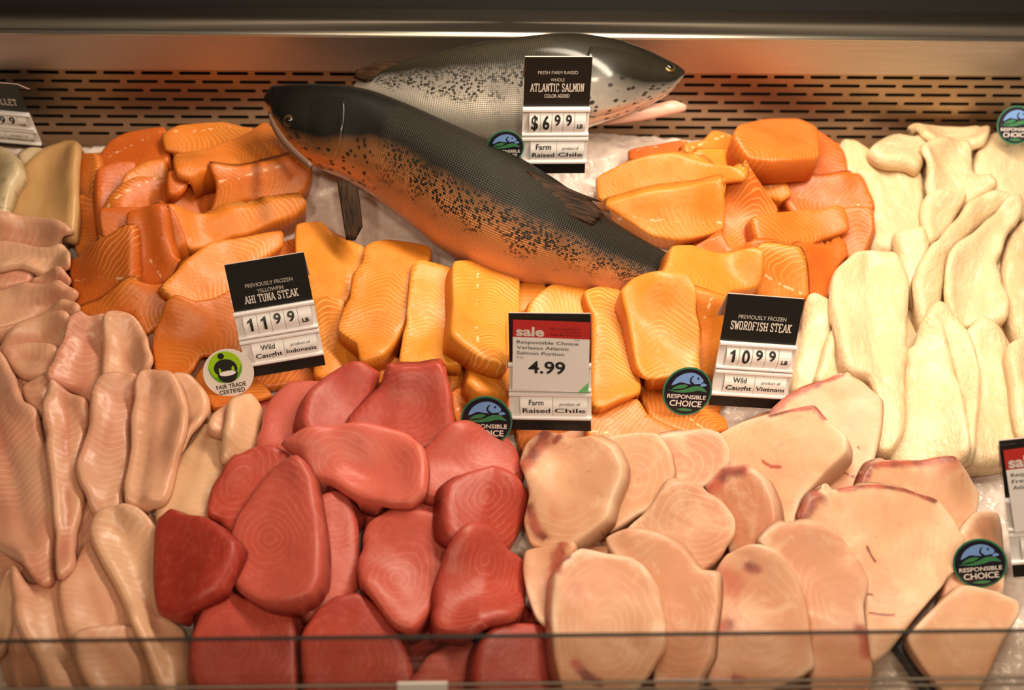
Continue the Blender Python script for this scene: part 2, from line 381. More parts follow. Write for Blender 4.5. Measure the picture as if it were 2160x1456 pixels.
# (kind, enlargement, outline, label, tint, options)
PIECES = [
# ---- the lower layer, showing only in the gaps
('w', 'O', [(1690,700),(1900,600),(2150,570),(2170,980),(1900,960),(1690,830)], 'white fish fillet of the lower layer, showing only in gaps between the upper white fillets', (0.40,.5,.5), {'t': .010}),
('w', 'O', [(1790,350),(2000,320),(2170,340),(2170,560),(1850,570)], 'white fish fillet of the lower layer, showing only in gaps between the upper white fillets', (0.40,.5,.5), {'t': .010}),
('s', 'O', [(310,640),(480,560),(690,490),(800,550),(850,700),(700,800),(460,820)], 'salmon portion of the lower layer, showing only in gaps between the upper portions', (0.15,.5,.5), {'t': .010}),
('s', 'O', [(830,580),(1040,610),(1240,630),(1240,880),(980,910),(800,800)], 'salmon portion of the lower layer, showing only in gaps between the upper portions', (0.15,.5,.5), {'t': .010}),
('s', 'O', [(1270,680),(1480,660),(1540,730),(1510,880),(1260,890)], 'salmon portion of the lower layer, showing only in gaps between the upper portions', (0.15,.5,.5), {'t': .010}),
('s', 'O', [(1090,900),(1260,890),(1480,890),(1540,925),(1300,950),(1100,955)], 'salmon portion of the lower layer, showing only in gaps between the upper portions', (0.15,.5,.5), {'t': .009}),
('s', 'O', [(180,340),(400,290),(610,300),(620,430),(420,500),(180,490)], 'salmon portion of the lower layer, showing only in gaps between the upper portions', (0.15,.5,.5), {'t': .010}),
('s', 'O', [(170,550),(410,510),(470,630),(330,690),(190,640)], 'salmon portion of the lower layer, showing only in gaps between the upper portions', (0.15,.5,.5), {'t': .010}),
('s', 'O', [(1300,390),(1500,310),(1770,310),(1800,420),(1500,510),(1360,460)], 'salmon portion of the lower layer, showing only in gaps between the upper portions', (0.15,.5,.5), {'t': .010}),
('s', 'O', [(1430,540),(1780,470),(1770,590),(1690,630),(1450,590)], 'salmon portion of the lower layer, showing only in gaps between the upper portions', (0.15,.5,.5), {'t': .010}),
('p', 'O', [(20,830),(280,700),(520,870),(340,1070),(100,1090)], 'pink fish fillet of the lower layer, showing only in gaps between the upper pink fillets', (0.20,.5,.5), {'t': .010}),
('p', 'O', [(-20,480),(130,490),(130,640),(-20,690)], 'pink fish fillet of the lower layer, showing only in gaps between the upper pink fillets', (0.20,.5,.5), {'t': .010}),
('p', 'O', [(20,1110),(320,1090),(370,1300),(420,1480),(40,1480)], 'pink fish fillet of the lower layer, showing only in gaps between the upper pink fillets', (0.20,.5,.5), {'t': .010}),
('t', 'O', [(360,1090),(560,850),(780,820),(780,1080),(600,1280),(410,1270)], 'tuna steak of the lower layer, showing only in gaps between the upper steaks', (0.20,.5,.5), {'t': .010}),
('t', 'O', [(800,830),(940,820),(1070,960),(1090,1100),(940,1260),(780,1240),(780,1000)], 'tuna steak of the lower layer, showing only in gaps between the upper steaks', (0.20,.5,.5), {'t': .010}),
('t', 'O', [(420,1300),(690,1290),(690,1470),(430,1480)], 'tuna steak of the lower layer, showing only in gaps between the upper steaks', (0.20,.5,.5), {'t': .010}),
('t', 'O', [(730,1290),(900,1260),(1120,1290),(1140,1480),(730,1480)], 'tuna steak of the lower layer, showing only in gaps between the upper steaks', (0.20,.5,.5), {'t': .010}),
('k', 'O', [(1140,940),(1500,920),(1620,1110),(1400,1170),(1150,1110)], 'swordfish steak of the lower layer, showing only in gaps between the upper steaks', (0.30,.5,.5), {'t': .010}),
('k', 'O', [(1140,1180),(1480,1180),(1500,1480),(1200,1480)], 'swordfish steak of the lower layer, showing only in gaps between the upper steaks', (0.30,.5,.5), {'t': .010}),
('k', 'O', [(1520,1150),(1820,1120),(1800,1300),(1760,1420),(1540,1480)], 'swordfish steak of the lower layer, showing only in gaps between the upper steaks', (0.30,.5,.5), {'t': .010}),
('k', 'O', [(1580,890),(1820,850),(1840,1060),(1640,1100)], 'swordfish steak of the lower layer, showing only in gaps between the upper steaks', (0.30,.5,.5), {'t': .010}),
# ---- white fillets at the back, laid before the salmon beside them
('w', 'Y', [(300,420),(400,425),(520,490),(620,560),(850,590),(960,680),(990,900),(990,1200),(900,1290),(560,1340),(470,1200),(520,900),(480,740),(340,700),(310,560)], 'white fish fillet with pinkish corner, wedged against the salmon pile below the vent panel', (.3,1,.5), {}),
('w', 'Y', [(540,490),(640,410),(750,370),(900,390),(980,370),(1060,460),(1000,560),(960,640),(860,600),(640,570)], 'short white fish fillet in shadow just under the lowest vent slots', (.2,1,.2), {}),
('w', 'Y', [(1440,560),(1540,380),(1620,350),(1900,430),(2060,470),(2060,1000),(1860,1060),(1640,900),(1440,740)], 'broad white fish fillet behind, below the round badge at the vent panel', (.6,1,.7), {}),
('w', 'Y', [(870,250),(1010,200),(1180,150),(1300,180),(1400,270),(1470,330),(1540,330),(1500,460),(1380,480),(1100,460),(1000,390),(920,310)], 'white fish fillet sticking up highest against the vent slots', (.5,1,.6), {'groove': .004, 'tilt': (0, .35)}),
('w', 'Y', [(980,480),(1200,440),(1370,460),(1400,640),(1420,740),(1560,750),(1600,830),(1480,900),(1360,1000),(1250,960),(1030,900),(1010,700)], 'broad white fish fillet with a small curled tear, under the highest fillet', (.5,1,.8), {}),
('w', 'Y', [(1020,900),(1250,880),(1340,920),(1260,1060),(1160,1240),(1040,1300),(1000,1200)], 'narrow cream fillet tip poking out under the torn fillet', (.4,1,.3), {}),
('w', 'C', [(1545,760),(1680,745),(1700,850),(1650,1100),(1600,1000),(1560,880)], 'yellowish white fillet half hidden behind the big folded front fillet', (.9,1,.9), {}),
# ---- salmon portions beyond the whole fish, right pile
('s', 'C', [(285,365),(400,340),(560,318),(570,390),(420,410),(300,430)], 'dark orange salmon portion lowest at the back, beside the white ice', (.0,.2,.1), {}),
('s', 'C', [(550,330),(640,310),(680,268),(740,280),(800,310),(810,390),(640,420),(560,400)], 'small pointed salmon portion behind the topmost block of its pile', (.45,.4,.3), {}),
('s', 'C', [(1150,255),(1230,300),(1300,360),(1312,480),(1220,510),(1100,480),(1120,340)], 'deep orange salmon portion with a wet glint, beside the white fillets below the vent panel', (.0,.2,.3), {}),
('s', 'C', [(960,440),(1050,465),(1180,490),(1370,485),(1420,560),(1440,650),(1300,660),(1060,660),(1020,590)], 'wide deep orange salmon portion with a pale seam beside the white fillets', (.12,.3,.9), {}),
('s', 'C', [(600,400),(780,370),(960,430),(1000,520),(1045,600),(1000,625),(920,590),(820,560),(700,520)], 'pale ridged salmon portion under the topmost block, slanting towards the front', (.6,.5,.5), {}),
('s', 'C', [(780,290),(800,250),(930,217),(1090,218),(1170,255),(1182,390),(1100,400),(960,408),(850,390)], 'thick orange salmon block on top of its pile against the vent panel', (.15,.25,.5), {'t': .030}),
('s', 'C', [(720,590),(800,550),(900,590),(980,640),(985,760),(960,860),(860,850),(740,830),(710,700)], 'orange salmon portion lying between two seamed portions in the middle of its pile', (.25,.6,.1), {}),
('s', 'C', [(1290,640),(1435,625),(1445,720),(1400,840),(1320,870),(1290,760)], 'upright narrow salmon portion at the edge touching the white fillets', (.12,.3,.4), {}),
('s', 'C', [(870,680),(1000,655),(1120,645),(1290,655),(1310,765),(1200,785),(1060,835),(960,850),(900,800)], 'seamed salmon portion lying on the pile just behind the swordfish sign', (.25,.4,.2), {}),
('s', 'C', [(135,490),(290,410),(400,380),(510,372),(600,405),(720,455),(835,520),(820,540),(700,540),(500,545),(350,565),(190,598),(145,585)], 'long arched salmon portion beside the dorsal fin of the front fish', (.5,.35,.7), {'t': .024}),
('s', 'C', [(170,630),(300,595),(420,568),(700,566),(728,640),(725,745),(600,775),(500,785),(400,765),(300,710)], 'long salmon portion with faint chevrons below the arched one', (.55,.5,.4), {'t': .024}),
('s', 'C', [(590,830),(720,770),(760,850),(1080,850),(1080,890),(900,900),(700,880)], 'wet reddish salmon portion mostly hidden under its neighbours at the whole fish tail', (.1,.2,.6), {}),
('s', 'C', [(1070,850),(1200,810),(1300,798),(1315,870),(1260,930),(1265,1060),(1150,1080),(1090,1060),(1080,940)], 'deep orange salmon portion tucked against the folded white fillet', (.12,.4,.7), {}),
('s', 'C', [(880,890),(980,870),(1070,870),(1110,940),(1125,1070),(980,1080),(880,1050)], 'salmon portion with bold pale chevrons above the swordfish sign', (.5,.9,.5), {}),
('s', 'C', [(430,985),(470,880),(490,818),(570,815),(720,865),(900,925),(890,1030),(760,1030),(720,1085),(640,1050),(570,1005),(500,985)], 'long plain salmon portion lying across the tail end of the front fish', (.55,.25,.2), {'t': .026}),
# ---- salmon portions, left pile
('s', 'A', [(590,1010),(680,880),(760,835),(870,808),(1010,796),(1040,900),(1030,1010),(900,1020),(790,1080),(700,1130),(610,1080)], 'dark orange salmon portion farthest back in the pile by the vent panel', (.0,.15,.3), {}),
('s', 'A', [(478,965),(590,953),(612,1040),(605,1260),(478,1270)], 'narrow chevroned salmon portion standing at the back beside the beige fillet', (.2,.9,.2), {}),
('s', 'A', [(475,1250),(605,1240),(630,1456),(645,1590),(500,1600),(462,1500)], 'narrow lined salmon portion at the pile edge, below the other beside the beige fillet', (.25,.9,.7), {}),
('s', 'A', [(600,1050),(720,1000),(830,1010),(820,1250),(720,1340),(660,1480),(620,1440),(600,1300)], 'dark orange salmon portion with a row of pale bones along its edge', (.02,.2,.6), {}),
('s', 'A', [(1005,850),(1100,790),(1380,763),(1490,790),(1560,800),(1480,880),(1250,945),(1150,955),(1020,935)], 'bright orange salmon portion lying flat at the very back under the vent slots', (.4,.6,.1), {}),
('s', 'A', [(780,1070),(900,1000),(1012,990),(1034,1205),(850,1250),(720,1310),(740,1150)], 'squarish bright salmon portion in the middle of the back pile', (.4,.35,.8), {}),
('s', 'A', [(720,1330),(880,1225),(1090,1215),(1060,1340),(1010,1400),(830,1470),(640,1500),(650,1410)], 'salmon portion with pale muscle lines in front of the squarish bright one', (.18,.8,.3), {}),
('s', 'A', [(1090,1150),(1310,1110),(1335,1230),(1250,1350),(1060,1390),(1050,1330)], 'short plain salmon portion between the squarish one and the long slabs', (.12,.2,.9), {}),
('s', 'A', [(1040,1060),(1150,1050),(1150,1140),(1100,1200),(1040,1200)], 'small dull salmon portion showing in the gap behind the long slabs', (.1,.1,.5), {}),
('s', 'A', [(1075,980),(1260,935),(1480,845),(1640,772),(1740,900),(1792,970),(1700,1000),(1480,1055),(1260,1085),(1180,1128),(1100,1110)], 'long thick salmon slab on top, its end at the head of the front fish', (.3,.35,.4), {'t': .024}),
('s', 'A', [(1310,1100),(1480,1085),(1790,1005),(1890,1005),(1912,1050),(1880,1170),(1800,1230),(1700,1250),(1500,1260),(1400,1330),(1260,1360),(1340,1210)], 'curved salmon slab below the long thick one, ending by the white ice', (.25,.5,.6), {'t': .024}),
('s', 'D', [(600,10),(830,0),(1010,0),(1020,60),(990,120),(900,110),(800,160),(700,210),(630,190)], 'reddish salmon portion under the front edge of the lined one', (.08,.4,.2), {}),
('s', 'D', [(1000,80),(1050,60),(1300,70),(1480,20),(1830,-2),(1838,30),(1760,80),(1640,110),(1440,180),(1400,185),(1130,270),(1080,200)], 'pointed lined salmon slab nearest the pectoral fin of the front fish', (.45,.8,.2), {'t': .026}),
('s', 'D', [(990,120),(1080,180),(1130,290),(1060,320),(1010,280),(990,200)], 'small dark salmon corner in the gap beside the pointed slab', (.1,.1,.4), {}),
('s', 'D', [(805,150),(900,100),(1000,90),(1015,230),(1060,330),(1120,350),(1000,450),(900,480),(820,470),(795,400)], 'dull reddish salmon portion, smooth side up, behind the chevroned slab by the tuna sign', (.06,.1,.5), {}),
('s', 'D', [(430,320),(640,270),(720,208),(808,168),(808,430),(770,530),(600,570),(480,600),(440,450)], 'shiny dark orange salmon portion with a lined end beside the pink fillets', (.08,.7,.8), {}),
('s', 'F', [(-30,90),(90,78),(170,150),(300,200),(330,270),(250,340),(240,430),(210,490),(130,475),(30,475),(-30,300)], 'smooth yellow orange salmon portion right behind the tuna sign', (.75,.25,.4), {}),
('s', 'D', [(450,615),(590,575),(760,475),(970,465),(1075,570),(1025,655),(950,705),(870,760),(800,665),(730,645),(640,690),(530,660)], 'flat triangular salmon portion at the boundary with the pink fillets', (.2,.6,.6), {}),
('s', 'D', [(970,480),(1010,430),(1130,320),(1260,215),(1450,185),(1690,148),(1690,220),(1600,290),(1500,340),(1400,400),(1395,500),(1280,595),(1170,635),(1120,618),(1060,560)], 'broad salmon slab with bold chevrons just beside the tuna sign', (.5,1,.35), {'t': .026}),
('s', 'D', [(1160,1040),(1240,920),(1450,870),(1510,1000),(1640,1150),(1280,1210),(1200,1130)], 'salmon portion lying under the round fair trade badge', (.25,.6,.9), {'t': .009, 'dil': 0}),
('s', 'D', [(920,870),(930,770),(1010,640),(1080,600),(1180,620),(1300,585),(1400,535),(1430,700),(1460,850),(1440,880),(1210,890),(1170,960),(1050,1040),(950,1020)], 'wide salmon portion between the pink fillets and the fair trade badge', (.18,.7,.1), {}),
('s', 'F', [(40,480),(130,465),(205,490),(195,560),(185,640),(270,690),(285,830),(180,880),(60,850),(70,650)], 'salmon portion with fine pale lines peeking out beside the price on the tuna sign', (.6,1,.5), {}),
('s', 'F', [(280,830),(310,770),(430,740),(520,800),(610,830),(720,800),(760,900),(690,860),(520,870),(400,900)], 'wet grainy salmon portion just behind the tuna steaks', (.5,.2,.6), {}),
('s', 'F', [(640,830),(830,770),(850,930),(840,1000),(770,1080),(720,920)], 'wet salmon portion in the low gap behind the tuna, beside the small lined portion', (.4,.3,.3), {'t': .012}),
('s', 'F', [(740,980),(840,930),(1030,930),(1040,1000),(1000,1120),(860,1150),(770,1120)], 'dark orange salmon portion behind the round badge of the sale sign', (.15,.3,.7), {'t': .009, 'dil': 0}),
('s', 'F', [(315,200),(350,180),(420,168),(645,210),(640,250),(560,350),(550,450),(530,560),(460,680),(400,745),(290,780),(272,690),(178,620),(190,540),(240,460),(240,360),(300,280)], 'large bent salmon portion with a row of bones, second from the tuna sign', (.6,.8,.45), {'t': .026}),
('s', 'F', [(1085,392),(1210,380),(1230,420),(1150,520),(1080,530)], 'small salmon end piece just below the belly of the front fish', (.65,.3,.1), {}),
('s', 'F', [(1130,540),(1150,485),(1240,405),(1320,368),(1400,368),(1460,392),(1450,560),(1400,600),(1140,600)], 'ridged yellow salmon portion behind the top edge of the sale sign', (.85,.9,.9), {}),
('s', 'F', [(830,890),(840,800),(850,750),(930,770),(1035,800),(1045,940),(880,935)], 'small lined salmon portion low beside the price on the sale sign', (.8,.9,.3), {}),
('s', 'F', [(555,300),(590,280),(700,305),(755,325),(762,480),(755,690),(812,740),(800,785),(680,800),(540,835),(488,800),(500,700),(530,500)], 'long yellow orange salmon portion, the slimmer of two lying parallel beside the sale sign', (.8,.8,.6), {'t': .025}),
('s', 'F', [(762,280),(850,275),(960,298),(1082,308),(1087,480),(1087,530),(1045,600),(1035,800),(900,760),(830,720),(748,650),(758,480)], 'broad yellow orange salmon portion with bold chevrons, touching the sale sign', (.75,1,.25), {'t': .026}),
('s', 'F', [(1690,870),(1860,865),(1960,900),(2050,1010),(2140,1080),(2150,1130),(1950,1150),(1760,1080)], 'wet chevroned salmon portion below the round badge of the swordfish sign', (.3,.9,.4), {'t': .009, 'dil': 0}),
('s', 'F', [(1440,1030),(1560,985),(1690,975),(1740,1050),(1900,1140),(1850,1190),(1450,1220)], 'wet salmon portion just above the first swordfish steaks beside the sale sign', (.3,.7,.8), {}),
('s', 'F', [(1960,470),(2080,490),(2170,520),(2140,600),(2090,740),(2060,860),(1990,840),(2000,650),(1970,560)], 'salmon portion half hidden behind the swordfish sign', (.45,.6,.3), {}),
('s', 'F', [(1425,430),(1500,398),(1580,408),(1622,450),(1632,530),(1645,580),(1662,700),(1692,830),(1702,940),(1600,975),(1510,1012),(1468,1005),(1465,560)], 'long chevroned salmon portion whose edge hides behind the sale sign', (.65,1,.7), {'t': .025}),
('s', 'F', [(1608,430),(1660,388),(1780,383),(1935,385),(1972,460),(1985,570),(2012,650),(2002,850),(1880,862),(1730,865),(1690,820),(1662,680),(1640,560)], 'big squared salmon portion between the sale sign and the swordfish sign', (.65,.9,.55), {'t': .027}),
# ---- beige fillets at the back corner
('q', 'A', [(120,960),(200,925),(300,945),(220,1010),(140,1080)], 'small grey beige fillet end under the corner price sign', (.3,.5,.5), {}),
('b', 'A', [(20,1370),(90,1130),(170,1030),(290,950),(430,888),(492,900),(478,1050),(468,1400),(450,1480),(300,1430),(120,1400)], 'smooth beige fillet lying beside the orange salmon at the back', (.5,.5,.5), {'t': .024}),
('q', 'A', [(-140,960),(-60,910),(0,915),(60,935),(120,1000),(132,1060),(85,1140),(60,1230),(10,1390),(-120,1400)], 'mottled beige fillet with pale skin below the corner price sign', (.3,.5,.5), {'t': .022}),
# ---- pink fillets
('p', 'E', [(-80,1180),(-10,1040),(50,930),(75,1000),(72,1100),(45,1230),(-20,1320),(-90,1330)], 'pale pink fillet with a blunt end in the front corner, mostly out of view', (.6,.6,.2), {}),
('p', 'E', [(50,1240),(90,1120),(160,1280),(260,1456),(300,1540),(120,1540),(60,1400)], 'narrow pink fillet under the front glass at the corner', (.3,.4,.5), {}),
('p', 'E', [(70,930),(130,1000),(270,980),(290,1080),(340,1220),(440,1456),(460,1540),(250,1540),(160,1330),(85,1180)], 'smooth pink fillet running down to the front glass between two narrower ones', (.3,.3,.8), {}),
('p', 'E', [(270,1000),(320,930),(400,800),(470,920),(540,1040),(610,1190),(600,1240),(480,1260),(330,1250),(275,1100)], 'broad pink fillet with fine pale stripes near the front glass', (.2,.5,.4), {}),
('p', 'E', [(330,1230),(600,1190),(660,1300),(760,1500),(760,1540),(460,1540)], 'striped pink fillet seen through the front glass beside the long lobed one', (.2,.5,.1), {}),
('p', 'D', [(-90,100),(0,90),(200,83),(330,108),(430,178),(456,215),(380,245),(330,295),(250,275),(100,245),(-90,235)], 'pink fillet nearest the beige fillets at the back', (.2,.7,.2), {}),
('p', 'D', [(-90,380),(0,373),(130,368),(200,390),(190,440),(80,480),(-90,490)], 'thin pink fillet squeezed under the second one from the back', (.1,.5,.6), {}),
('p', 'D', [(-90,240),(0,238),(120,248),(320,300),(400,288),(437,335),(432,400),(380,408),(230,402),(130,370),(-90,372)], 'pink fillet with a squared tip, second from the back', (.35,.6,.4), {}),
('p', 'D', [(190,450),(270,425),(400,438),(445,480),(410,515),(300,495)], 'small pink fillet tip showing under the square tipped one', (.2,.6,.6), {}),
('p', 'D', [(-90,520),(0,508),(120,478),(300,488),(400,498),(477,540),(462,580),(430,605),(300,645),(200,685),(60,725),(-90,745)], 'pink fillet with a pointed tip against the salmon, third from the back', (.25,.8,.3), {}),
('p', 'D', [(-90,770),(0,745),(150,725),(310,648),(400,606),(495,648),(480,705),(350,725),(200,735),(60,785),(-90,810)], 'slim pink fillet with a forked tip above the large striped fillet', (.35,.6,.7), {}),
('p', 'D', [(-60,890),(0,870),(80,780),(250,700),(400,688),(445,720),(435,790),(400,870),(330,840),(200,840),(100,880),(0,920)], 'curved pink fillet behind the large striped double fillet', (.35,.6,.2), {}),
('p', 'D', [(20,900),(150,838),(290,832),(365,870),(330,970),(250,1010),(140,1010),(70,970)], 'short pink fillet with a brownish edge beside the large striped fillet', (.25,.5,.9), {}),
('p', 'D', [(140,1090),(230,1045),(320,1035),(295,1120),(270,1240),(200,1215)], 'small pink fillet scrap in the fold beside the large striped fillet', (.3,.4,.5), {}),
('p', 'E', [(-90,-20),(0,-10),(60,60),(120,205),(165,240),(185,330),(222,420),(245,620),(238,900),(232,985),(190,1000),(100,900),(0,830),(-90,700)], 'largest pink fillet, reddish along its edge, at the side of the case', (.05,.9,.5), {'groove': .003}),
('p', 'D', [(300,1060),(370,870),(440,725),(500,668),(560,690),(640,690),(660,1000),(640,1180),(560,1190),(460,1100)], 'striped pink fillet beside the salmon, its upper lobe darker red', (.05,.8,.3), {}),
('p', 'D', [(640,690),(700,643),(770,652),(860,755),(912,880),(928,990),(850,1060),(640,1060),(625,860)], 'plump pink fillet end touching the wide salmon portion', (.3,.6,.7), {}),
('p', 'E', [(200,200),(240,118),(310,165),(395,200),(380,330),(350,460),(375,600),(335,760),(325,930),(270,975),(245,870),(240,640),(215,430)], 'long pink fillet with a red seam beside the largest one', (.25,1,.4), {'groove': .003}),
('p', 'E', [(395,300),(430,125),(520,85),(615,105),(595,200),(575,300),(575,430),(545,600),(535,665),(440,705),(385,620),(345,470)], 'darker striped pink fillet between the red seamed one and the ribbed one', (.08,.8,.6), {}),
('p', 'E', [(780,460),(850,375),(920,290),(1010,290),(1010,400),(985,480),(945,580),(905,710),(800,710),(700,720),(690,680)], 'pale pink fillet with bright cross stripes next to the tuna', (.8,.4,.3), {}),
('p', 'E', [(770,100),(840,92),(905,150),(928,210),(905,290),(850,350),(800,430),(800,250)], 'narrow pink fillet behind the ribbed one', (.4,.4,.2), {}),
('p', 'E', [(580,250),(605,140),(640,88),(700,78),(775,100),(822,200),(824,330),(780,460),(720,640),(650,665),(560,645),(548,590),(575,420)], 'ribbed pink fillet with a pale centre ridge, above the lobed one', (.3,.3,.5), {'groove': -.004}),
('p', 'E', [(920,305),(935,255),(1010,215),(1030,270),(1010,330)], 'small pink fillet fold below the fair trade badge', (.5,.9,.6), {}),
('p', 'E', [(985,460),(1005,340),(1025,225),(1068,170),(1110,165),(1155,225),(1145,300),(1125,410),(1000,470)], 'glossy finger shaped pink fillet pressed against the first tuna steak', (.8,.2,.4), {'groove': -.003}),
('p', 'E', [(400,760),(430,700),(560,662),(645,700),(695,770),(705,900),(710,1000),(730,1130),(810,1200),(880,1400),(900,1540),(740,1540),(640,1290),(590,1180),(520,1015),(435,860)], 'long lobed pink fillet running under the front glass beside the tuna', (.5,.8,.5), {'groove': .003}),
# ---- white fillets in front
('w', 'C', [(2060,920),(2075,820),(2120,730),(2180,690),(2290,700),(2290,1350),(2180,1330),(2100,1200),(2060,1060)], 'rough white fillet at the side of the case above the second sale sign', (.3,1,.4), {}),
('w', 'C', [(1640,1100),(1630,1000),(1680,880),(1760,780),(1860,660),(1960,585),(2045,585),(2090,630),(1970,700),(1860,800),(1790,900),(1770,1020),(1740,1150),(1690,1220)], 'long curved white fillet arching forward from the back', (.5,1,.6), {}),
('w', 'C', [(1780,1000),(1800,870),(1900,760),(2030,650),(2105,608),(2150,660),(2090,760),(2050,850),(2020,900),(2045,1000),(2070,1170),(1960,1210),(1830,1180),(1780,1100)], 'wide white fillet with a lengthwise slit beside the long curved one', (.4,1,.2), {'groove': .003}),
('w', 'W', [(1100,650),(1200,560),(1320,640),(1370,800),(1390,950),(1430,1100),(1440,1260),(1350,1400),(1240,1430),(1090,1420),(1150,1100),(1160,850)], 'white fillet with sparkling wet grain behind the second sale sign', (.3,1,.8), {}),
('w', 'W', [(1370,700),(1460,650),(1560,640),(1560,1300),(1456,1290),(1410,1150),(1390,950)], 'white fillet at the very edge of view above the second sale sign', (.3,1,.5), {}),
('w', 'W', [(850,600),(880,525),(940,475),(1110,650),(1170,800),(1185,950),(1165,1150),(1120,1420),(1040,1420),(1050,1000),(980,720)], 'slender white fillet with a pointed tip between two sparkling ones', (.6,1,.3), {}),
('w', 'W', [(690,1270),(730,950),(750,740),(800,715),(830,615),(870,560),(970,610),(1010,720),(1060,900),(1090,1100),(1100,1400),(1040,1440),(700,1440),(640,1300)], 'broad wet white fillet behind the largest swordfish steaks', (.5,1,.9), {}),
('w', 'W', [(165,460),(230,447),(300,453),(325,520),(325,620),(305,700),(250,850),(220,930),(80,990),(105,780),(148,620)], 'narrow white fillet right beside the swordfish sign', (.7,1,.3), {}),
('w', 'W', [(240,850),(325,630),(390,740),(440,860),(545,900),(610,1010),(560,1060),(400,960),(220,930)], 'thin white fillet tucked below the folded one by the swordfish sign', (.7,1,.6), {}),
('w', 'W', [(318,420),(330,290),(400,188),(480,152),(560,168),(680,178),(742,260),(765,420),(755,600),(765,800),(745,950),(740,1200),(660,1330),(580,1300),(590,1010),(540,900),(420,860),(350,640)], 'thick white fillet folded lengthwise, standing foremost beside the salmon', (.7,1,.5), {'t': .026, 'groove': .006}),
# ---- tuna steaks
('t', 'G', [(180,1230),(240,1085),(330,1015),(400,1055),(600,1080),(632,1200),(645,1360),(640,1520),(420,1540),(200,1500),(165,1340)], 'dark red tuna steak lowest at the front glass beside the pink fillet', (.25,.5,.5), {}),
('t', 'G', [(470,415),(480,280),(530,178),(610,108),(700,100),(770,110),(740,200),(700,300),(700,420),(600,450),(530,415)], 'light red grainy tuna steak against the bottom of the tuna sign', (.75,.2,.4), {}),
('t', 'G', [(658,270),(690,148),(780,78),(880,53),(960,68),(1005,100),(970,180),(910,260),(880,370),(760,400),(690,385),(680,320)], 'smooth bright red tuna steak behind, with a dark hollow in it', (.3,.2,.6), {}),
('t', 'G', [(870,300),(960,178),(1010,105),(1050,38),(1085,55),(1180,62),(1272,53),(1312,140),(1324,250),(1335,330),(1200,410),(1060,380),(865,370)], 'tall red tuna chunk with a cut side, below the salmon portions', (.35,.35,.3), {'t': .028, 'ridge': [((1065,400),(1110,40),.30)]}),
('t', 'G', [(1130,670),(1200,585),(1300,585),(1300,700),(1275,745),(1190,720)], 'wet pale red tuna scrap in the gap beside the pinkish oval steak', (.6,.3,.7), {}),
('t', 'G', [(1190,430),(1300,348),(1400,312),(1530,328),(1602,400),(1643,500),(1622,560),(1560,530),(1430,520),(1330,560),(1280,620),(1205,600),(1178,500)], 'striped red tuna chunk beneath the round badge of the sale sign', (.5,.9,.8), {'ridge': [((1600,390),(1400,540),.22)]}),
('t', 'G', [(253,690),(268,580),(330,478),(430,418),(530,403),(610,440),(600,490),(560,560),(470,660),(410,760),(360,790),(300,710)], 'brownish red tuna steak with creases next to the pale striped fillet', (.3,.7,.3), {}),
('t', 'G', [(730,620),(800,583),(862,610),(897,680),(913,800),(898,1040),(830,1090),(760,1140),(680,1130),(640,1080),(700,960),(740,850)], 'narrow tuna steak standing on edge between the two biggest ones', (.5,.7,.9), {}),
('t', 'G', [(665,1230),(720,1125),(820,1048),(912,1036),(1012,1105),(1085,1200),(1145,1350),(1160,1540),(665,1540),(660,1350)], 'red tuna steak with a raised corner at the middle of the front glass', (.2,.4,.4), {'ridge': [((930,1030),(840,1456),.22)]}),
('t', 'G', [(1130,1450),(1230,1305),(1390,1235),(1460,1300),(1440,1540),(1130,1540)], 'brownish tuna steak low under the front glass beside the ice gap', (.45,.3,.6), {'t': .022}),
('t', 'G', [(922,840),(958,730),(1060,678),(1150,678),(1292,718),(1355,800),(1345,870),(1295,960),(1255,1060),(1155,1205),(1080,1195),(980,1085),(918,1010)], 'large rounded tuna steak with an eye shaped swirl near its top', (.55,.9,.0), {'t': .026}),
('t', 'G', [(1285,700),(1305,560),(1380,508),(1500,492),(1580,518),(1692,620),(1672,700),(1592,825),(1500,840),(1430,790),(1350,820),(1295,770)], 'red tuna chunk with pale cut lines, touching the nearest swordfish steaks', (.3,.9,.4), {'t': .026, 'ridge': [((1510,490),(1440,800),.45)]}),
('t', 'G', [(1440,1270),(1500,1188),(1620,1168),(1762,1188),(1795,1250),(1800,1500),(1600,1540),(1430,1500)], 'deep red tuna steak at the front glass beside the first swordfish steak', (.12,.3,.2), {}),
('t', 'G', [(1255,1000),(1300,895),(1400,795),(1500,798),(1572,850),(1642,870),(1655,1050),(1612,1160),(1500,1190),(1400,1230),(1258,1195)], 'blocky red tuna chunk with white stripes at its side above the front glass', (.3,.9,.7), {'t': .028, 'ridge': [((1500,790),(1440,1210),.42)]}),
('t', 'G', [(590,455),(700,408),(880,367),(1020,357),(1132,372),(1192,420),(1213,500),(1203,600),(1145,655),(1040,660),(900,630),(800,583),(715,555),(670,490)], 'pinkish oval tuna steak with fine rings lying on top of the heap', (.95,1,.6), {'t': .020}),
('t', 'G', [(330,900),(368,760),(440,640),(560,508),(650,468),(712,540),(732,640),(753,800),(743,960),(702,1035),(600,1075),(480,1075),(390,1035),(338,980)], 'biggest tuna steak, teardrop shaped, leaning forward on the heap', (.55,.7,.3), {'t': .028}),
('t', 'G', [(18,870),(38,710),(95,663),(150,688),(240,698),(322,760),(362,800),(332,930),(282,1020),(180,1095),(100,1132),(42,1125),(18,1010)], 'dark red five sided tuna chunk beside the pink fillets', (.08,.3,.5), {'t': .028, 'ridge': [((300,690),(180,1120),.25)]}),
# ---- swordfish steaks
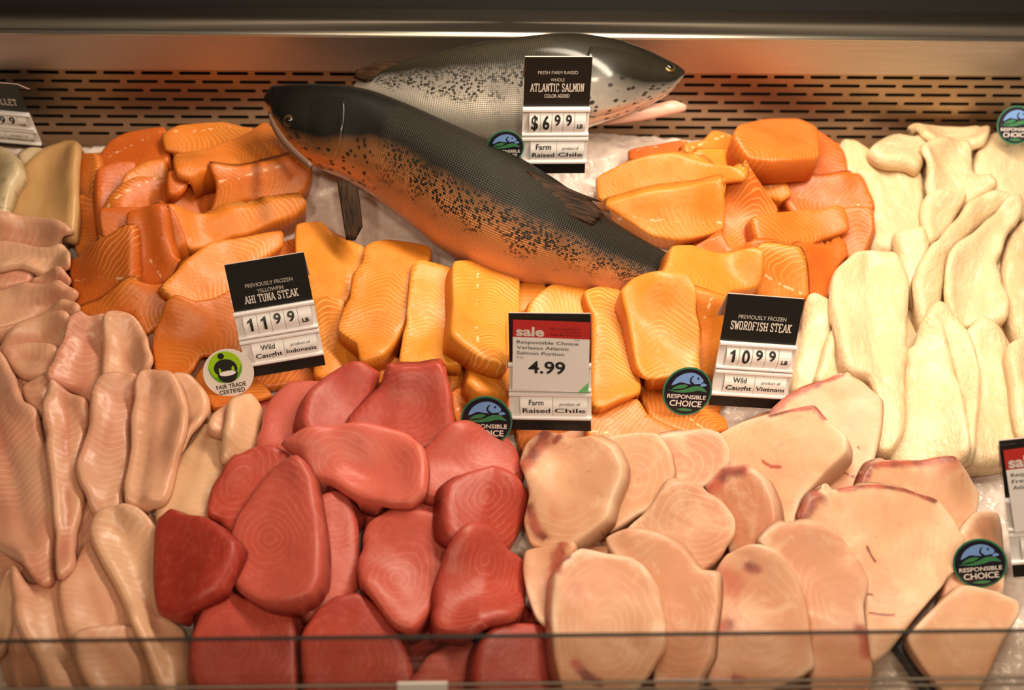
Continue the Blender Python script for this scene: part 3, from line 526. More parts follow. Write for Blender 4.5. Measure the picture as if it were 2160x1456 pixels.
('k', 'K', [(1100,190),(1200,98),(1300,58),(1402,37),(1452,50),(1562,130),(1563,220),(1533,380),(1492,490),(1400,540),(1270,570),(1240,500),(1150,300)], 'swordfish steak standing farthest back, in front of the white fillets', (.85,.3,.5), {'t': .022, 'stain': [([(1105,190),(1200,98),(1300,60)], .0045), ([(1310,60),(1402,40)], .002), ([(1420,430),(1445,442)], .001), ([(1470,325),(1474,330)], .001)]}),
('k', 'K', [(868,300),(1000,222),(1110,190),(1200,170),(1292,153),(1332,200),(1424,280),(1424,340),(1330,435),(1230,550),(1205,660),(1130,665),(1100,560),(1000,460),(920,390)], 'big pale swordfish steak with a pointed lower end, below the swordfish sign', (.95,.5,.5), {'t': .026, 'stain': [([(1110,190),(1200,170),(1290,155),(1335,202)], .0022), ([(1080,382),(1110,400),(1150,404)], .0014)]}),
('k', 'K', [(1480,500),(1520,400),(1700,383),(1852,393),(1932,480),(1965,525),(1955,600),(1895,680),(1800,620),(1650,540)], 'swordfish steak with a dark skin edge behind the biggest one', (.6,.4,.7), {'t': .026, 'stain': [([(1485,495),(1520,402),(1700,385),(1850,395)], .004)]}),
('k', 'K', [(1880,700),(1955,608),(2042,606),(2065,700),(2065,930),(1960,980),(1820,980),(1840,870)], 'brownish swordfish steak in shadow behind the badge of the second sale sign', (.35,.3,.4), {'t': .022}),
('k', 'K', [(1680,1115),(1790,990),(1900,900),(2042,925),(2132,968),(2135,1010),(2065,1130),(2005,1270),(1940,1370),(1825,1335)], 'swordfish steak lying flat at the front corner beyond the black divider', (.7,.2,.3), {'t': .022}),
('k', 'K', [(640,285),(760,258),(840,248),(902,270),(938,340),(932,400),(850,480),(780,495),(690,480),(650,400)], 'small pinkish swordfish steak behind the third of the back row', (.3,.7,.2), {}),
('k', 'K', [(840,500),(920,408),(1010,398),(1080,450),(1122,550),(1132,640),(1085,720),(1040,775),(950,775),(930,640),(890,570)], 'reddish swordfish steak with a pale rim in the middle of the pile', (.0,.4,.8), {'stain': [([(860,505),(920,430),(1000,412)], .006)]}),
('k', 'K', [(405,300),(530,268),(640,270),(692,340),(708,430),(692,490),(672,555),(560,600),(440,670),(425,600),(470,480)], 'swordfish steak with rings near its top, overlapped by the streaked one', (.75,.9,.4), {}),
('k', 'K', [(75,430),(100,328),(170,262),(240,275),(290,292),(370,280),(452,320),(493,390),(493,440),(452,540),(432,620),(345,690),(270,735),(125,740),(92,650),(112,560)], 'swordfish steak with a dark red streak at its edge below the sale sign', (.6,.8,.7), {'stain': [([(175,266),(150,330),(112,400),(95,440)], .0065), ([(235,280),(215,300)], .003), ([(110,600),(140,680),(170,700)], .004)]}),
('k', 'K', [(510,680),(620,578),(680,498),(800,488),(902,560),(953,640),(953,700),(903,780),(820,835),(750,810),(730,740),(610,700)], 'pinkish ringed swordfish steak in the centre of the pile', (.3,.9,.3), {}),
('k', 'K', [(1225,640),(1260,558),(1390,508),(1560,498),(1660,508),(1792,545),(1852,620),(1903,720),(1873,830),(1782,940),(1682,1060),(1582,1185),(1530,1215),(1510,1100),(1490,900),(1400,740),(1320,680)], 'biggest swordfish steak, pale with dark flecks and a dark skin corner', (.85,.5,.6), {'t': .028, 'stain': [([(1228,640),(1250,585),(1295,548)], .007), ([(1390,508),(1560,498),(1660,508),(1790,545)], .0025), ([(1510,735),(1530,775),(1545,795)], .0014), ([(1500,930),(1530,935)], .001), ([(1520,1010),(1560,1020)], .001), ([(1590,1025),(1615,1028)], .0012)]}),
('k', 'K', [(1060,730),(1130,668),(1290,663),(1382,710),(1472,820),(1503,880),(1493,1080),(1525,1200),(1510,1360),(1290,1360),(1270,1100),(1240,950),(1170,830)], 'tan ringed swordfish steak leaning against the biggest one', (.35,.8,.5), {'stain': [([(1470,1085),(1500,1130),(1505,1190)], .005)]}),
('k', 'K', [(875,880),(920,778),(1020,768),(1132,800),(1203,880),(1253,1000),(1273,1150),(1285,1240),(1190,1300),(1000,1370),(870,1320),(835,1220),(875,1080)], 'swordfish steak with an orange stain at its top, second from the ice corner', (.4,.7,.6), {'stain': [([(1010,835),(1050,850)], .004), ([(890,1075),(940,1055)], .005), ([(960,1275),(985,1285)], .004)]}),
('k', 'K', [(430,720),(520,688),(640,698),(740,738),(822,830),(885,850),(893,960),(875,1090),(865,1200),(835,1260),(790,1360),(640,1340),(640,1000)], 'swordfish steak with ragged fat edge behind the foremost one', (.4,.7,.2), {}),
('k', 'K', [(88,850),(98,778),(170,758),(250,738),(300,750),(260,850),(230,1000),(230,1090),(150,1055),(108,950)], 'slim swordfish strip with a dark red seam next to the tuna', (.5,.3,.8), {'t': .022, 'stain': [([(245,745),(215,830),(200,900),(205,1050)], .0055)]}),
('k', 'K', [(225,830),(320,748),(430,768),(522,780),(582,820),(643,920),(668,1050),(668,1180),(605,1270),(510,1370),(270,1370),(218,1200),(205,1000)], 'foremost swordfish steak, oval with a pale side, at the front glass', (.45,.7,.5), {'t': .030, 'stain': [([(300,1220),(350,1270),(400,1300)], .004), ([(232,830),(245,790),(270,775)], .003)]}),
]
# ------------------------------------------------------------------ setting: the case
M_STEEL = mat_steel('brushed_steel', (0.70, 0.61, 0.53), 0.42)
M_PANEL = mat_steel('vent_panel_steel', (0.52, 0.38, 0.26), 0.38, bumpy=0.1)
M_LEDGE = mat_steel('ledge_steel', (0.40, 0.33, 0.27), 0.40)
M_DARK = plain('dark_void', (0.004, 0.0035, 0.003), 0.9)
M_BLACK = plain('black_board', (0.012, 0.009, 0.007), 0.42)
M_ICE = mat_ice()
def on_y(px, py, y):
    d = ray([px], [py])[0]; return CP + d * ((y - CP[1]) / d[1])
def on_z(px, py, z):
    d = ray([px], [py])[0]; return CP + d * ((z - CP[2]) / d[2])
z_low, z_top, z_rim = on_y(1080, 318, YWALL)[2], on_y(1080, 146, YWALL)[2], on_y(1080, 80, YWALL - .004)[2]
row_z = [on_y(1080, y, YWALL)[2] for y in (159, 177, 195.5, 214, 232, 250, 267.5, 285.5)]
pitch_x = (on_y(1120, 200, YWALL) - on_y(1042.5, 200, YWALL))[0]
SLOT_W, SLOT_H = pitch_x * 0.84, 0.0037
x_row0 = on_y(51, 157, YWALL)[0]
mb = MB(); X0, X1 = -0.95, 0.95
edges_z = [z_top] + [(row_z[i] + row_z[i + 1]) / 2 for i in range(7)] + [row_z[7] - 0.005]
for i, zr in enumerate(row_z):
    zt, zb = edges_z[i], edges_z[i + 1]
    x = x_row0 + i * 0.578 * pitch_x
    while x > X0: x -= pitch_x
    while x < X1:
        a, b = x, x + pitch_x; s0 = x + (pitch_x - SLOT_W) / 2; s1 = s0 + SLOT_W; hh = SLOT_H / 2; r = hh * 0.75
        inner = [(s0, zr - hh + r), (s0 + r * .3, zr - hh + r * .3), (s0 + r, zr - hh), (s1 - r, zr - hh), (s1 - r * .3, zr - hh + r * .3), (s1, zr - hh + r),
                 (s1, zr + hh - r), (s1 - r * .3, zr + hh - r * .3), (s1 - r, zr + hh), (s0 + r, zr + hh), (s0 + r * .3, zr + hh - r * .3), (s0, zr + hh - r)]
        V = [(px_, YWALL, pz_) for px_, pz_ in inner] + [(a, YWALL, zb), (b, YWALL, zb), (b, YWALL, zt), (a, YWALL, zt)]
        V += [(px_, YWALL + 0.0015, pz_) for px_, pz_ in inner]
        F = [(12, 13, 3, 2), (13, 14, 8, 4 + 2)[:0] or (13, 5, 4, 3), (13, 14, 6, 5), (14, 8, 7, 6), (14, 15, 9, 8), (15, 11, 10, 9), (15, 12, 0, 11), (12, 2, 1, 0)]
        F += [(k, (k + 1) % 12, 16 + (k + 1) % 12, 16 + k) for k in range(12)]
        mb.add(V, F, M_PANEL); x += pitch_x
zb = edges_z[-1]
mb.add([(X0, YWALL, zb), (X1, YWALL, zb), (X1, YWALL, 0.82), (X0, YWALL, 0.82)], [(0, 1, 2, 3)], M_PANEL)
mb.box((X0, YWALL + .03, 0.82), (X1, YWALL + .035, z_top + .01), M_DARK)  # black backing stands in for the shade behind the slots
mb.box((X0, YWALL + .0016, z_top - .001), (X1, YWALL + .03, z_top + .012), M_DARK)
tag(mb.build('wall_back'), kind='structure')
mb = MB(); mb.box((X0, YWALL - .004, z_top - .001), (X1, YWALL + .006, z_rim - .0006), M_STEEL); tag(mb.build('trim_1'), kind='structure')
# rolled bright lip at the top of the steel band
mb = MB()
mb.profile_x([(YWALL - .0044 + .0040 * (1 - math.cos(a)), z_rim - .0006 + .0048 * math.sin(a)) for a in [i * math.pi / 10 for i in range(11)]], X0, X1, plain('polished_lip', (0.85, 0.76, 0.64), 0.36, 1.0))
tag(mb.build('trim_2', smooth=True), kind='structure')
z_led = z_rim - .0008
y_led = on_z(1080, 20, z_led)[1]
mb = MB(); mb.box((X0, YWALL + .0021, z_led - .012), (X1, y_led, z_led), M_LEDGE); tag(mb.build('trim_3'), kind='structure')
mb = MB(); mb.box((X0 - .4, y_led + .001, 0.6), (X1 + .4, y_led + .02, 1.75), M_DARK); tag(mb.build('dark_backdrop'), kind='structure')  # black sheet in place of the darkness beyond the case
mb = MB(); Mb = Matrix(((1, 0, 0, 0), (0, EV[1], EH[1], 0), (0, EV[2], EH[2], Z0), (0, 0, 0, 1)))
mb.box((X0, -0.43, -0.05), (X1, 0.262, -0.032), M_LEDGE, Mb); tag(mb.build('floor'), kind='structure')

# ------------------------------------------------------------------ crushed ice
H += bump(-0.02, 0.215, 0.30, 0.05, 0.032)
VW = YWALL / math.cos(SL) - 0.004
YG = -0.400                                 # the front glass
VG = (YG + 0.012) / math.cos(SL)
def ice_height(u, v):
    h = float(bil(H, u, v)); p = Vector((u, v, 0))
    return h - 0.0006 - 0.0045 * abs(noise.noise(p * 55)) - 0.003 * abs(noise.noise(p * 130))
us = np.arange(-0.80, 0.8001, 0.005); vs = np.arange(VG + .002, VW - .016, 0.005)
V, F = [], []
for v in vs:
    for u in us: V.append(tuple(to_world((u, v, ice_height(u, v)))))
nu, nv = len(us), len(vs)
for j in range(nv - 1):
    for i in range(nu - 1): F.append((j * nu + i, j * nu + i + 1, (j + 1) * nu + i + 1, (j + 1) * nu + i))
rim = [i for i in range(nu)] + [j * nu + nu - 1 for j in range(1, nv)] + [(nv - 1) * nu + i for i in range(nu - 2, -1, -1)] + [j * nu for j in range(nv - 2, 0, -1)]
b = len(V)
for i in rim:
    q = to_bed(V[i]); q[2] = -0.031; V.append(tuple(to_world(q)))
for k in range(len(rim)): F.append((rim[k], b + k, b + (k + 1) % len(rim), rim[(k + 1) % len(rim)]))
mb = MB(); mb.add(V, F, M_ICE)
tag(mb.build('crushed_ice', smooth=True), 'bed of white crushed ice under the fish, heaped below the whole fish', 'ice', kind='stuff')

# ------------------------------------------------------------------ fish pieces
KIND = {   # name, category, thickness, edge radius, stiffness, blur cells, material, group
    's': ('salmon_portion', 'salmon portion', .019, .0036, .75, 6, mat_salmon(), 'orange salmon portions'),
    't': ('tuna_steak', 'tuna steak', .025, .006, .9, 8, mat_tuna(), 'red tuna steaks'),
    'k': ('swordfish_steak', 'swordfish steak', .024, .0032, .95, 8, mat_sword(), 'swordfish steaks'),
    'p': ('pink_fish_fillet', 'fish fillet', .014, .007, .3, 7, mat_pink(), 'pink fish fillets'),
    'w': ('white_fish_fillet', 'fish fillet', .018, .009, .35, 7, mat_white(), 'white fish fillets'),
    'b': ('beige_fish_fillet', 'fish fillet', .022, .010, .4, 7, mat_beige('beige_flesh', (0.62, 0.36, 0.15), (0.50, 0.27, 0.11), False), 'beige fish fillets'),
    'q': ('beige_fish_fillet', 'fish fillet', .020, .009, .4, 7, mat_beige('mottled_skin', (0.66, 0.52, 0.33), (0.52, 0.38, 0.21), True), 'beige fish fillets'),
}
def to_px(crop, pts):
    x0, y0, s = CROPS[crop]
    return np.array([(x0 + a / s, y0 + b / s) for a, b in pts])
def mask_poly(P):
    m = np.zeros(H.shape, bool)
    i0, i1 = np.clip(((P[:, 0].min() - U0) / GS, (P[:, 0].max() - U0) / GS + 2), 0, NU).astype(int)
    j0, j1 = np.clip(((P[:, 1].min() - V0) / GS, (P[:, 1].max() - V0) / GS + 2), 0, NV).astype(int)
    m[j0:j1, i0:i1] = in_poly(P, UU[j0:j1, i0:i1], VV[j0:j1, i0:i1])
    return m
def maxfilt(F, n):
    for ax in (0, 1):
        G = F.copy()
        for k in range(1, n + 1):
            a = [slice(None)] * 2; b = [slice(None)] * 2; a[ax] = slice(k, None); b[ax] = slice(None, -k)
            G[tuple(b)] = np.maximum(G[tuple(b)], F[tuple(a)]); G[tuple(a)] = np.maximum(G[tuple(a)], F[tuple(b)])
        F = G
    return F
def raster_top(P, T):
    """raise the height field to the triangles P (bed points)"""
    X = (P[:, 0] - U0) / GS; Y = (P[:, 1] - V0) / GS; Z = P[:, 2]
    for a, b, c in T:
        x0 = max(int(min(X[a], X[b], X[c])), 0); x1 = min(int(max(X[a], X[b], X[c])) + 2, NU)
        y0 = max(int(min(Y[a], Y[b], Y[c])), 0); y1 = min(int(max(Y[a], Y[b], Y[c])) + 2, NV)
        if x1 <= x0 or y1 <= y0: continue
        den = (Y[b] - Y[c]) * (X[a] - X[c]) + (X[c] - X[b]) * (Y[a] - Y[c])
        if abs(den) < 1e-9: continue
        gx, gy = np.meshgrid(np.arange(x0, x1), np.arange(y0, y1))
        l1 = ((Y[b] - Y[c]) * (gx - X[c]) + (X[c] - X[b]) * (gy - Y[c])) / den
        l2 = ((Y[c] - Y[a]) * (gx - X[c]) + (X[a] - X[c]) * (gy - Y[c])) / den
        l3 = 1 - l1 - l2
        m = (l1 > -.15) & (l2 > -.15) & (l3 > -.15)
        z = l1 * Z[a] + l2 * Z[b] + l3 * Z[c]
        sub = H[y0:y1, x0:x1]; sub[m] = np.maximum(sub[m], z[m])
def build_piece(kind, crop, pts, label, tint, opt):
    name, cat, t, r, lam, nb, mat, group = KIND[kind]
    t = opt.get('t', t)
    px = closed_curve(to_px(crop, pts), 6.0, {'s': 0.24, 'k': 0.30, 't': 0.36}.get(kind, 0.5))
    px = offset_poly(px, opt.get('dil', 2.5))
    Hb = boxblur(boxblur(H, nb), nb)
    S = Hb.copy(); g = np.zeros(2)
    for it in range(3):
        n = np.array([-g[0], -g[1], 1.0]); n /= np.linalg.norm(n)
        fp = march(px[:, 0], px[:, 1], S, n * (t - r))
        fp[:, 1] = np.clip(fp[:, 1], VG, VW)
        m = mask_poly(fp)
        if m.sum() < 6: break
        A = np.stack([UU[m], VV[m], np.ones(m.sum())], 1)
        co, *_ = np.linalg.lstsq(A, H[m], rcond=None)
        gl = np.hypot(co[0], co[1]); lim = 0.5
        if gl > lim:
            k = lim / gl; mu, mv = UU[m].mean(), VV[m].mean()
            co = np.array([co[0] * k, co[1] * k, H[m].mean() - co[0] * k * mu - co[1] * k * mv])
        tl = opt.get('tilt')
        if tl:
            co[2] -= tl[0] * UU[m].mean() + tl[1] * VV[m].mean(); co[0] += tl[0]; co[1] += tl[1]
        Pl = co[0] * UU + co[1] * VV + co[2]
        S = lam * Pl + (1 - lam) * Hb
        S = S + max(0.0, np.percentile((H - S)[m], 76))
        g = lam * co[:2]
    n = np.array([-g[0], -g[1], 1.0]); n /= np.linalg.norm(n)
    fp = march(px[:, 0], px[:, 1], S, n * (t - r)); fp[:, 1] = np.clip(fp[:, 1], VG, VW)
    # where a taller neighbour only just reaches over the rim, lie beside it instead of on it
    Hm = maxfilt(H, 1); c0_ = fp.mean(0)
    inn = offset_poly(fp, -0.001) - fp; inn /= np.linalg.norm(inn, axis=1, keepdims=True) + 1e-9
    disp = np.zeros(len(fp)); act = (bil(Hm, fp[:, 0], fp[:, 1]) - bil(S, fp[:, 0], fp[:, 1])) > 0.3 * t; first = act.copy()
    for k in range(3):
        q = fp + inn * disp[:, None] + inn * 0.001 * act[:, None]
        disp = disp + 0.001 * act; act = act & ((bil(Hm, q[:, 0], q[:, 1]) - bil(S, q[:, 0], q[:, 1])) > 0.3 * t)
    disp[act] = 0
    for _ in range(5): disp = (np.roll(disp, 1) + 2 * disp + np.roll(disp, -1)) / 4
    q = fp + inn * disp[:, None]
    if (disp > 0).any():
        ok = np.linalg.norm(q - c0_, axis=1) > 0.004; fp = np.where(ok[:, None], q, fp)
    # flat outline in bed coordinates -> points with their distance to the rim
    P = fp
    keep = [0]
    for i in range(1, len(P)):
        if np.linalg.norm(P[i] - P[keep[-1]]) > 0.0012: keep.append(i)
    P = P[keep]
    if np.sum(P[:, 0] * np.roll(P[:, 1], -1) - P[:, 1] * np.roll(P[:, 0], -1)) < 0: P = P[::-1]
    pts2 = [P]
    for f in (0.16, 0.5, 1.0):
        q = offset_poly(P, -r * f)[::(1 if f < .9 else 2)]
        inside = in_poly(P, q[:, 0], q[:, 1]); d = seg_dist(P, q)
        pts2.append(q[inside & (d > r * f * 0.86)])
    gsz = 0.0055
    lo, hi = P.min(0), P.max(0)
    gx, gy = np.meshgrid(np.arange(lo[0], hi[0], gsz), np.arange(lo[1], hi[1], gsz))
    gx = gx.ravel() + 0.25 * gsz * ((np.arange(gx.size) * 7919 % 13) / 6.5 - 1); gy = gy.ravel() + 0.25 * gsz * ((np.arange(gy.size) * 104729 % 11) / 5.5 - 1)
    ins = in_poly(P, gx, gy); q = np.stack([gx[ins], gy[ins]], 1)
    if len(q):
        q = q[seg_dist(P, q) > r * 1.35]; pts2.append(q)
    stains = []
    for pl, wd in opt.get('stain', ()):
        sp = to_px(crop, pl); L_ = np.r_[0, np.cumsum(np.linalg.norm(np.diff(sp, axis=0), axis=1))]
        ss = np.linspace(0, L_[-1], max(2, int(L_[-1] / 5) + 1)); sp = np.stack([np.interp(ss, L_, sp[:, k]) for k in (0, 1)], 1)
        sb = march(sp[:, 0], sp[:, 1], S, n * t); stains.append((sb, wd))
        for o_ in (-1.7, -.85, 0, .85, 1.7):
            tg_ = np.gradient(sb, axis=0) if len(sb) > 1 else np.ones((1, 2)); tg_ /= np.linalg.norm(tg_, axis=1, keepdims=True) + 1e-9
            q = sb + np.stack([-tg_[:, 1], tg_[:, 0]], 1) * wd * o_
            ok = in_poly(P, q[:, 0], q[:, 1]); q = q[ok]
            if len(q): q = q[seg_dist(P, q) > 0.0012]
            if len(q): pts2.append(q)
    ridges = []
    for (ra, rb, sl) in opt.get('ridge', ()):
        rp = to_px(crop, [ra, rb]); rp = np.stack([np.linspace(rp[0, k], rp[1, k], 24) for k in (0, 1)], 1)
        rb_ = march(rp[:, 0], rp[:, 1], S, n * t); q = rb_[in_poly(P, rb_[:, 0], rb_[:, 1])]
        if len(q): q = q[seg_dist(P, q) > 0.0015]
        if len(q): pts2.append(q)
        ridges.append((rb_[0], rb_[-1], sl))
    allp = np.concatenate(pts2); nP = len(P)
    co_, ed_, fa_, *_ = delaunay_2d_cdt([Vector((float(a), float(b))) for a, b in allp], [(i, (i + 1) % nP) for i in range(nP)], [], 1, 1e-7)
    Q = np.array([(c.x, c.y) for c in co_])
    tris = [f for f in fa_ if len(f) == 3]
    T = np.array(tris)
    ar = (Q[T[:, 1], 0] - Q[T[:, 0], 0]) * (Q[T[:, 2], 1] - Q[T[:, 0], 1]) - (Q[T[:, 1], 1] - Q[T[:, 0], 1]) * (Q[T[:, 2], 0] - Q[T[:, 0], 0])
    T[ar < 0] = T[ar < 0][:, ::-1]
    d = seg_dist(P, Q); dd = np.clip(d / r, 0, 1)
    prof = t - r + r * np.sqrt(1 - (1 - dd) ** 2)
    for ra, rb_, sl in ridges:          # a second cut face falling away from a crease
        dv = rb_ - ra; dv /= np.linalg.norm(dv); sd = (Q - ra) @ np.array([-dv[1], dv[0]])
        prof = np.maximum(prof - sl * np.maximum(0, sd), 0.003)
    # local axes: long axis of the piece
    ctr = Q.mean(0); C2 = np.cov((Q - ctr).T); ew, ev = np.linalg.eigh(C2); ax = ev[:, 1]
    if ax[1] < 0: ax = -ax
    ay = np.array([-ax[1], ax[0]])
    lx = (Q - ctr) @ ax; ly = (Q - ctr) @ ay
    if opt.get('groove'):
        prof = prof - opt['groove'] * np.exp(-(ly / 0.006) ** 2) * dd
    seed = len(label) * 1.37
    nz = np.array([noise.noise(Vector((a * 28 + seed, b * 28, seed))) for a, b in Q])
    nz2 = np.array([noise.noise(Vector((a * 75 + seed, b * 75, 2 * seed))) for a, b in Q])
    prof = prof + dd * (0.0022 * nz + 0.0008 * nz2) * (1.25 if kind in 'pw' else 0.8)
    if kind in 'pw': prof = prof + dd * (0.0014 if kind == 'p' else 0.0022) * np.array([noise.noise(Vector((a * 14 + seed, b * 95, seed))) for a, b in zip(lx, ly)])
    base = np.column_stack([Q, bil(S, Q[:, 0], Q[:, 1])])
    top = base + n[None] * prof[:, None]
    bot = base + n[None] * (0.0015 * (1 - dd))[:, None]
    Hm = maxfilt(H, 2); Hn = maxfilt(H, 1)
    hb = lambda p: bil(Hm, p[:, 0], p[:, 1])
    hn = lambda p: bil(Hn, p[:, 0], p[:, 1])
    bot[:, 2] = np.maximum(bot[:, 2], hb(bot) + 0.0010)
    lift = np.maximum(0, hb(top) + 0.0018 + np.minimum(prof, 0.005) * (0.3 + 0.7 * dd) - top[:, 2])
    sg = 0.020 if lam > .7 else 0.011
    D2 = ((Q[:, None] - Q[None]) ** 2).sum(-1)
    soft = (lift[None] * np.exp(-D2 / sg ** 2)).max(1)
    K_ = np.exp(-D2 / (0.45 * sg) ** 2); soft = np.maximum((K_ @ soft) / K_.sum(1), lift)
    top[:, 2] += soft
    vmx = VW
    for arr in (top, bot): arr[:, 1] = np.clip(arr[:, 1], VG, vmx)
    # boundary edges for the side wall
    cnt = {}
    for a, b_, c in T:
        for e in ((a, b_), (b_, c), (c, a)): cnt[e] = cnt.get(e, 0) + 1
    rimE = [e for e in cnt if (e[1], e[0]) not in cnt]
    nQ = len(Q)
    raster_top(np.concatenate([top, bot]), [tuple(f) for f in T] + [(b_, a, a + nQ) for a, b_ in rimE] + [(b_, a + nQ, b_ + nQ) for a, b_ in rimE])
    c3 = top.mean(0); e1 = np.array([ax[0], ax[1], 0]); e1 -= n * (e1 @ n); e1 /= np.linalg.norm(e1); e2 = np.cross(n, e1)
    R = np.stack([e1, e2, n])               # rows, bed coordinates
    Rw = R @ BED; ow = to_world(c3)
    loc = np.concatenate([top, bot]) - c3; loc = loc @ R.T
    Vv = [tuple(x) for x in loc]; Ff = [tuple(int(i) for i in f) for f in T] + [tuple(int(i) + nQ for i in f[::-1]) for f in T]
    Ff += [(int(b_), int(a), int(a) + nQ, int(b_) + nQ) for a, b_ in rimE]
    o = MB(); o.add(Vv, Ff, mat)
    M = Matrix([[Rw[0][i], Rw[1][i], Rw[2][i], ow[i]] for i in range(3)] + [[0, 0, 0, 1]])
    ob = o.build(name, smooth=True, M=M)
    if kind == 'k':
        at = ob.data.attributes.new('fat', 'FLOAT', 'POINT'); fv = np.clip(1 - d / 0.007, 0, 1) * np.clip(0.55 + 1.6 * np.array([noise.noise(Vector((a * 22 + seed, b * 22, 3.1))) for a, b in Q]), 0, 1)
        at.data.foreach_set('value', np.r_[fv, np.maximum(fv, .5)].astype(np.float32))
    if stains:
        at = ob.data.attributes.new('stain', 'FLOAT', 'POINT'); val = np.zeros(nQ)
        for sb, wd in stains:
            dmin = np.sqrt(((Q[:, None] - sb[None]) ** 2).sum(-1)).min(1); val = np.maximum(val, np.clip(1.0 - dmin / (1.7 * wd), 0, 1))
        at.data.foreach_set('value', np.r_[val, val].astype(np.float32))
    ob.color = (*tint, 1)
    tag(ob, label, cat, group)
    return ob
# ------------------------------------------------------------------ price signs
SIGN_CORNERS = {    # corners in the photograph: top left, top right, bottom right, bottom left
    'tuna': [(472, 557), (641, 536), (692, 806), (530, 838)],
    'sale': [(1072, 661), (1246, 663), (1243, 943), (1074, 940)],
    'sword': [(1533, 620), (1700, 632), (1641, 893), (1491, 883)],
    'whole': [(1107, 121), (1251, 121), (1233, 365), (1100, 366)],
    'corner': [(-108, 168), (35, 180), (97, 322), (-46, 309)],
    'second': [(2108, 930), (2278, 914), (2278, 1250), (2105, 1262)],
    'edge': [(2165, 150), (2315, 160), (2290, 345), (2150, 330)],
}
def on_y2(px, py, y): return on_y(px, py, y)
M_CARD = plain('black_card', (0.010, 0.008, 0.007), 0.38)
M_HOLD = plain('white_plastic', (0.84, 0.78, 0.78), 0.30)
M_PAPER = plain('white_paper', (0.90, 0.86, 0.86), 0.6)
M_INK = plain('black_ink', (0.010, 0.009, 0.010), 0.5)
M_PRINT = plain('grey_print', (0.56, 0.50, 0.46), 0.6)
M_CREAM = plain('cream_print', (0.72, 0.64, 0.58), 0.6)
M_RED = plain('sale_red', lin(196, 42, 38), 0.5)
M_DKRED = plain('red_small_print', lin(92, 14, 16), 0.5)
M_GREEN = plain('mint_corner', lin(120, 205, 130), 0.5)
M_BACK = plain('card_back', (0.60, 0.42, 0.38), 0.6)
M_NAVY = plain('badge_navy', lin(26, 22, 36), 0.35)
M_RING = plain('badge_ring', lin(52, 118, 88), 0.4)
M_BLUE = plain('badge_blue', lin(120, 160, 226), 0.4)
M_LEAF = plain('badge_green', lin(62, 130, 84), 0.4)
M_LIME = plain('fair_lime', lin(160, 205, 30), 0.4)
M_LIME2 = plain('fair_green', lin(98, 165, 40), 0.4)
M_WHITE = plain('badge_white', (0.82, 0.74, 0.70), 0.45)
def mat_clear(name, tint, gloss):
    t = NT(name); t.t.nodes.remove(t.b)
    tr = t.n('ShaderNodeBsdfTransparent'); tr.inputs[0].default_value = (*tint, 1)
    gl = t.n('ShaderNodeBsdfGlossy'); gl.inputs['Roughness'].default_value = 0.03
    fr = t.n('ShaderNodeFresnel'); ge = t.n('ShaderNodeNewGeometry')
    t.setin(fr.inputs[0], t.math('MULTIPLY_ADD', ge.outputs['Backfacing'], 1.0 / gloss - gloss, gloss))
    mx = t.n('ShaderNodeMixShader'); t.link(fr.outputs[0], mx.inputs[0]); t.link(tr.outputs[0], mx.inputs[1]); t.link(gl.outputs[0], mx.inputs[2]); t.link(mx.outputs[0], t.out.inputs[0])
    return t.mat
M_SLEEVE = mat_clear('clear_sleeve', (0.985, 0.98, 0.98), 1.3)

def rotm(a, ax): return Matrix.Rotation(a, 3, ax)
POSE = {'whole': (.08, 40, 6, 0), 'corner': (.9, 3, 0, 1), 'second': (.40, 40, 6, 0), 'edge': (.30, 60, 60, 1)}     # expected lean, its weight, weight of the yaw, weight of the width
def sign_pose(corners, base, key=None):
    """yaw, lean, roll and size of an upright card on BASE whose corners fall on the photograph's"""
    A0 = Matrix(((1, 0, 0), (0, 0, -1), (0, 1, 0)))       # card x right, y up, z to the viewer
    tgt = np.array(corners, float); l0, lw, yw, ww = POSE.get(key, (.40, 40, 6, 0))
    def pts(p):
        R = np.array(rotm(p[0], 'Z') @ rotm(-p[1], 'X') @ A0 @ rotm(p[2], 'Z')); w_, h_ = p[3], p[4]
        L = np.array([(-w_ / 2, h_, 0), (w_ / 2, h_, 0), (w_ / 2, 0, 0), (-w_ / 2, 0, 0)])
        return base + L @ R.T, R
    def res(p):
        P, _ = pts(p); d = P - CP; z = d @ CF
        uv = np.stack([1080 + FPX * (d @ CX) / z, 728 - FPX * (d @ CY) / z], 1)
        return np.r_[(uv - tgt).ravel(), (p[1] - l0) * lw, p[0] * yw, (p[3] - .068) * 1500 * ww]
    p = np.array([0.0, l0, 0.0, 0.07, 0.12])
    for _ in range(40):
        r0 = res(p); J = np.stack([(res(p + np.eye(5)[k] * 1e-5) - r0) / 1e-5 for k in range(5)], 1)
        dp = np.linalg.solve(J.T @ J + 1e-6 * np.eye(5), -J.T @ r0); p = p + np.clip(dp, -.15, .15)
    _, R = pts(p)
    return R, p[3], p[4], np.abs(res(p)[:8]).max(), p
def add_bowed(mb, V, F, mat, curve, M=None):
    """add flat faces; with CURVE they are cut into thin bands that follow the bowed slip"""
    if curve:
        bm = bmesh.new(); bv = [bm.verts.new(p) for p in V]
        for f in F:
            try: bm.faces.new([bv[i] for i in f])
            except ValueError: pass
        ys = [p.y for p in V]; y0, y1 = min(ys), max(ys)
        for k in range(1, 9):
            bmesh.ops.bisect_plane(bm, geom=bm.verts[:] + bm.edges[:] + bm.faces[:], dist=1e-7, plane_co=(0, y0 + (y1 - y0) * k / 9, 0), plane_no=(0, 1, 0))
        bm.verts.index_update(); V = [Vector((p.co.x, p.co.y, p.co.z + curve(p.co.y))) for p in bm.verts]; F = [tuple(v.index for v in f.verts) for f in bm.faces]; bm.free()
    mb.add(V, F, mat, M)
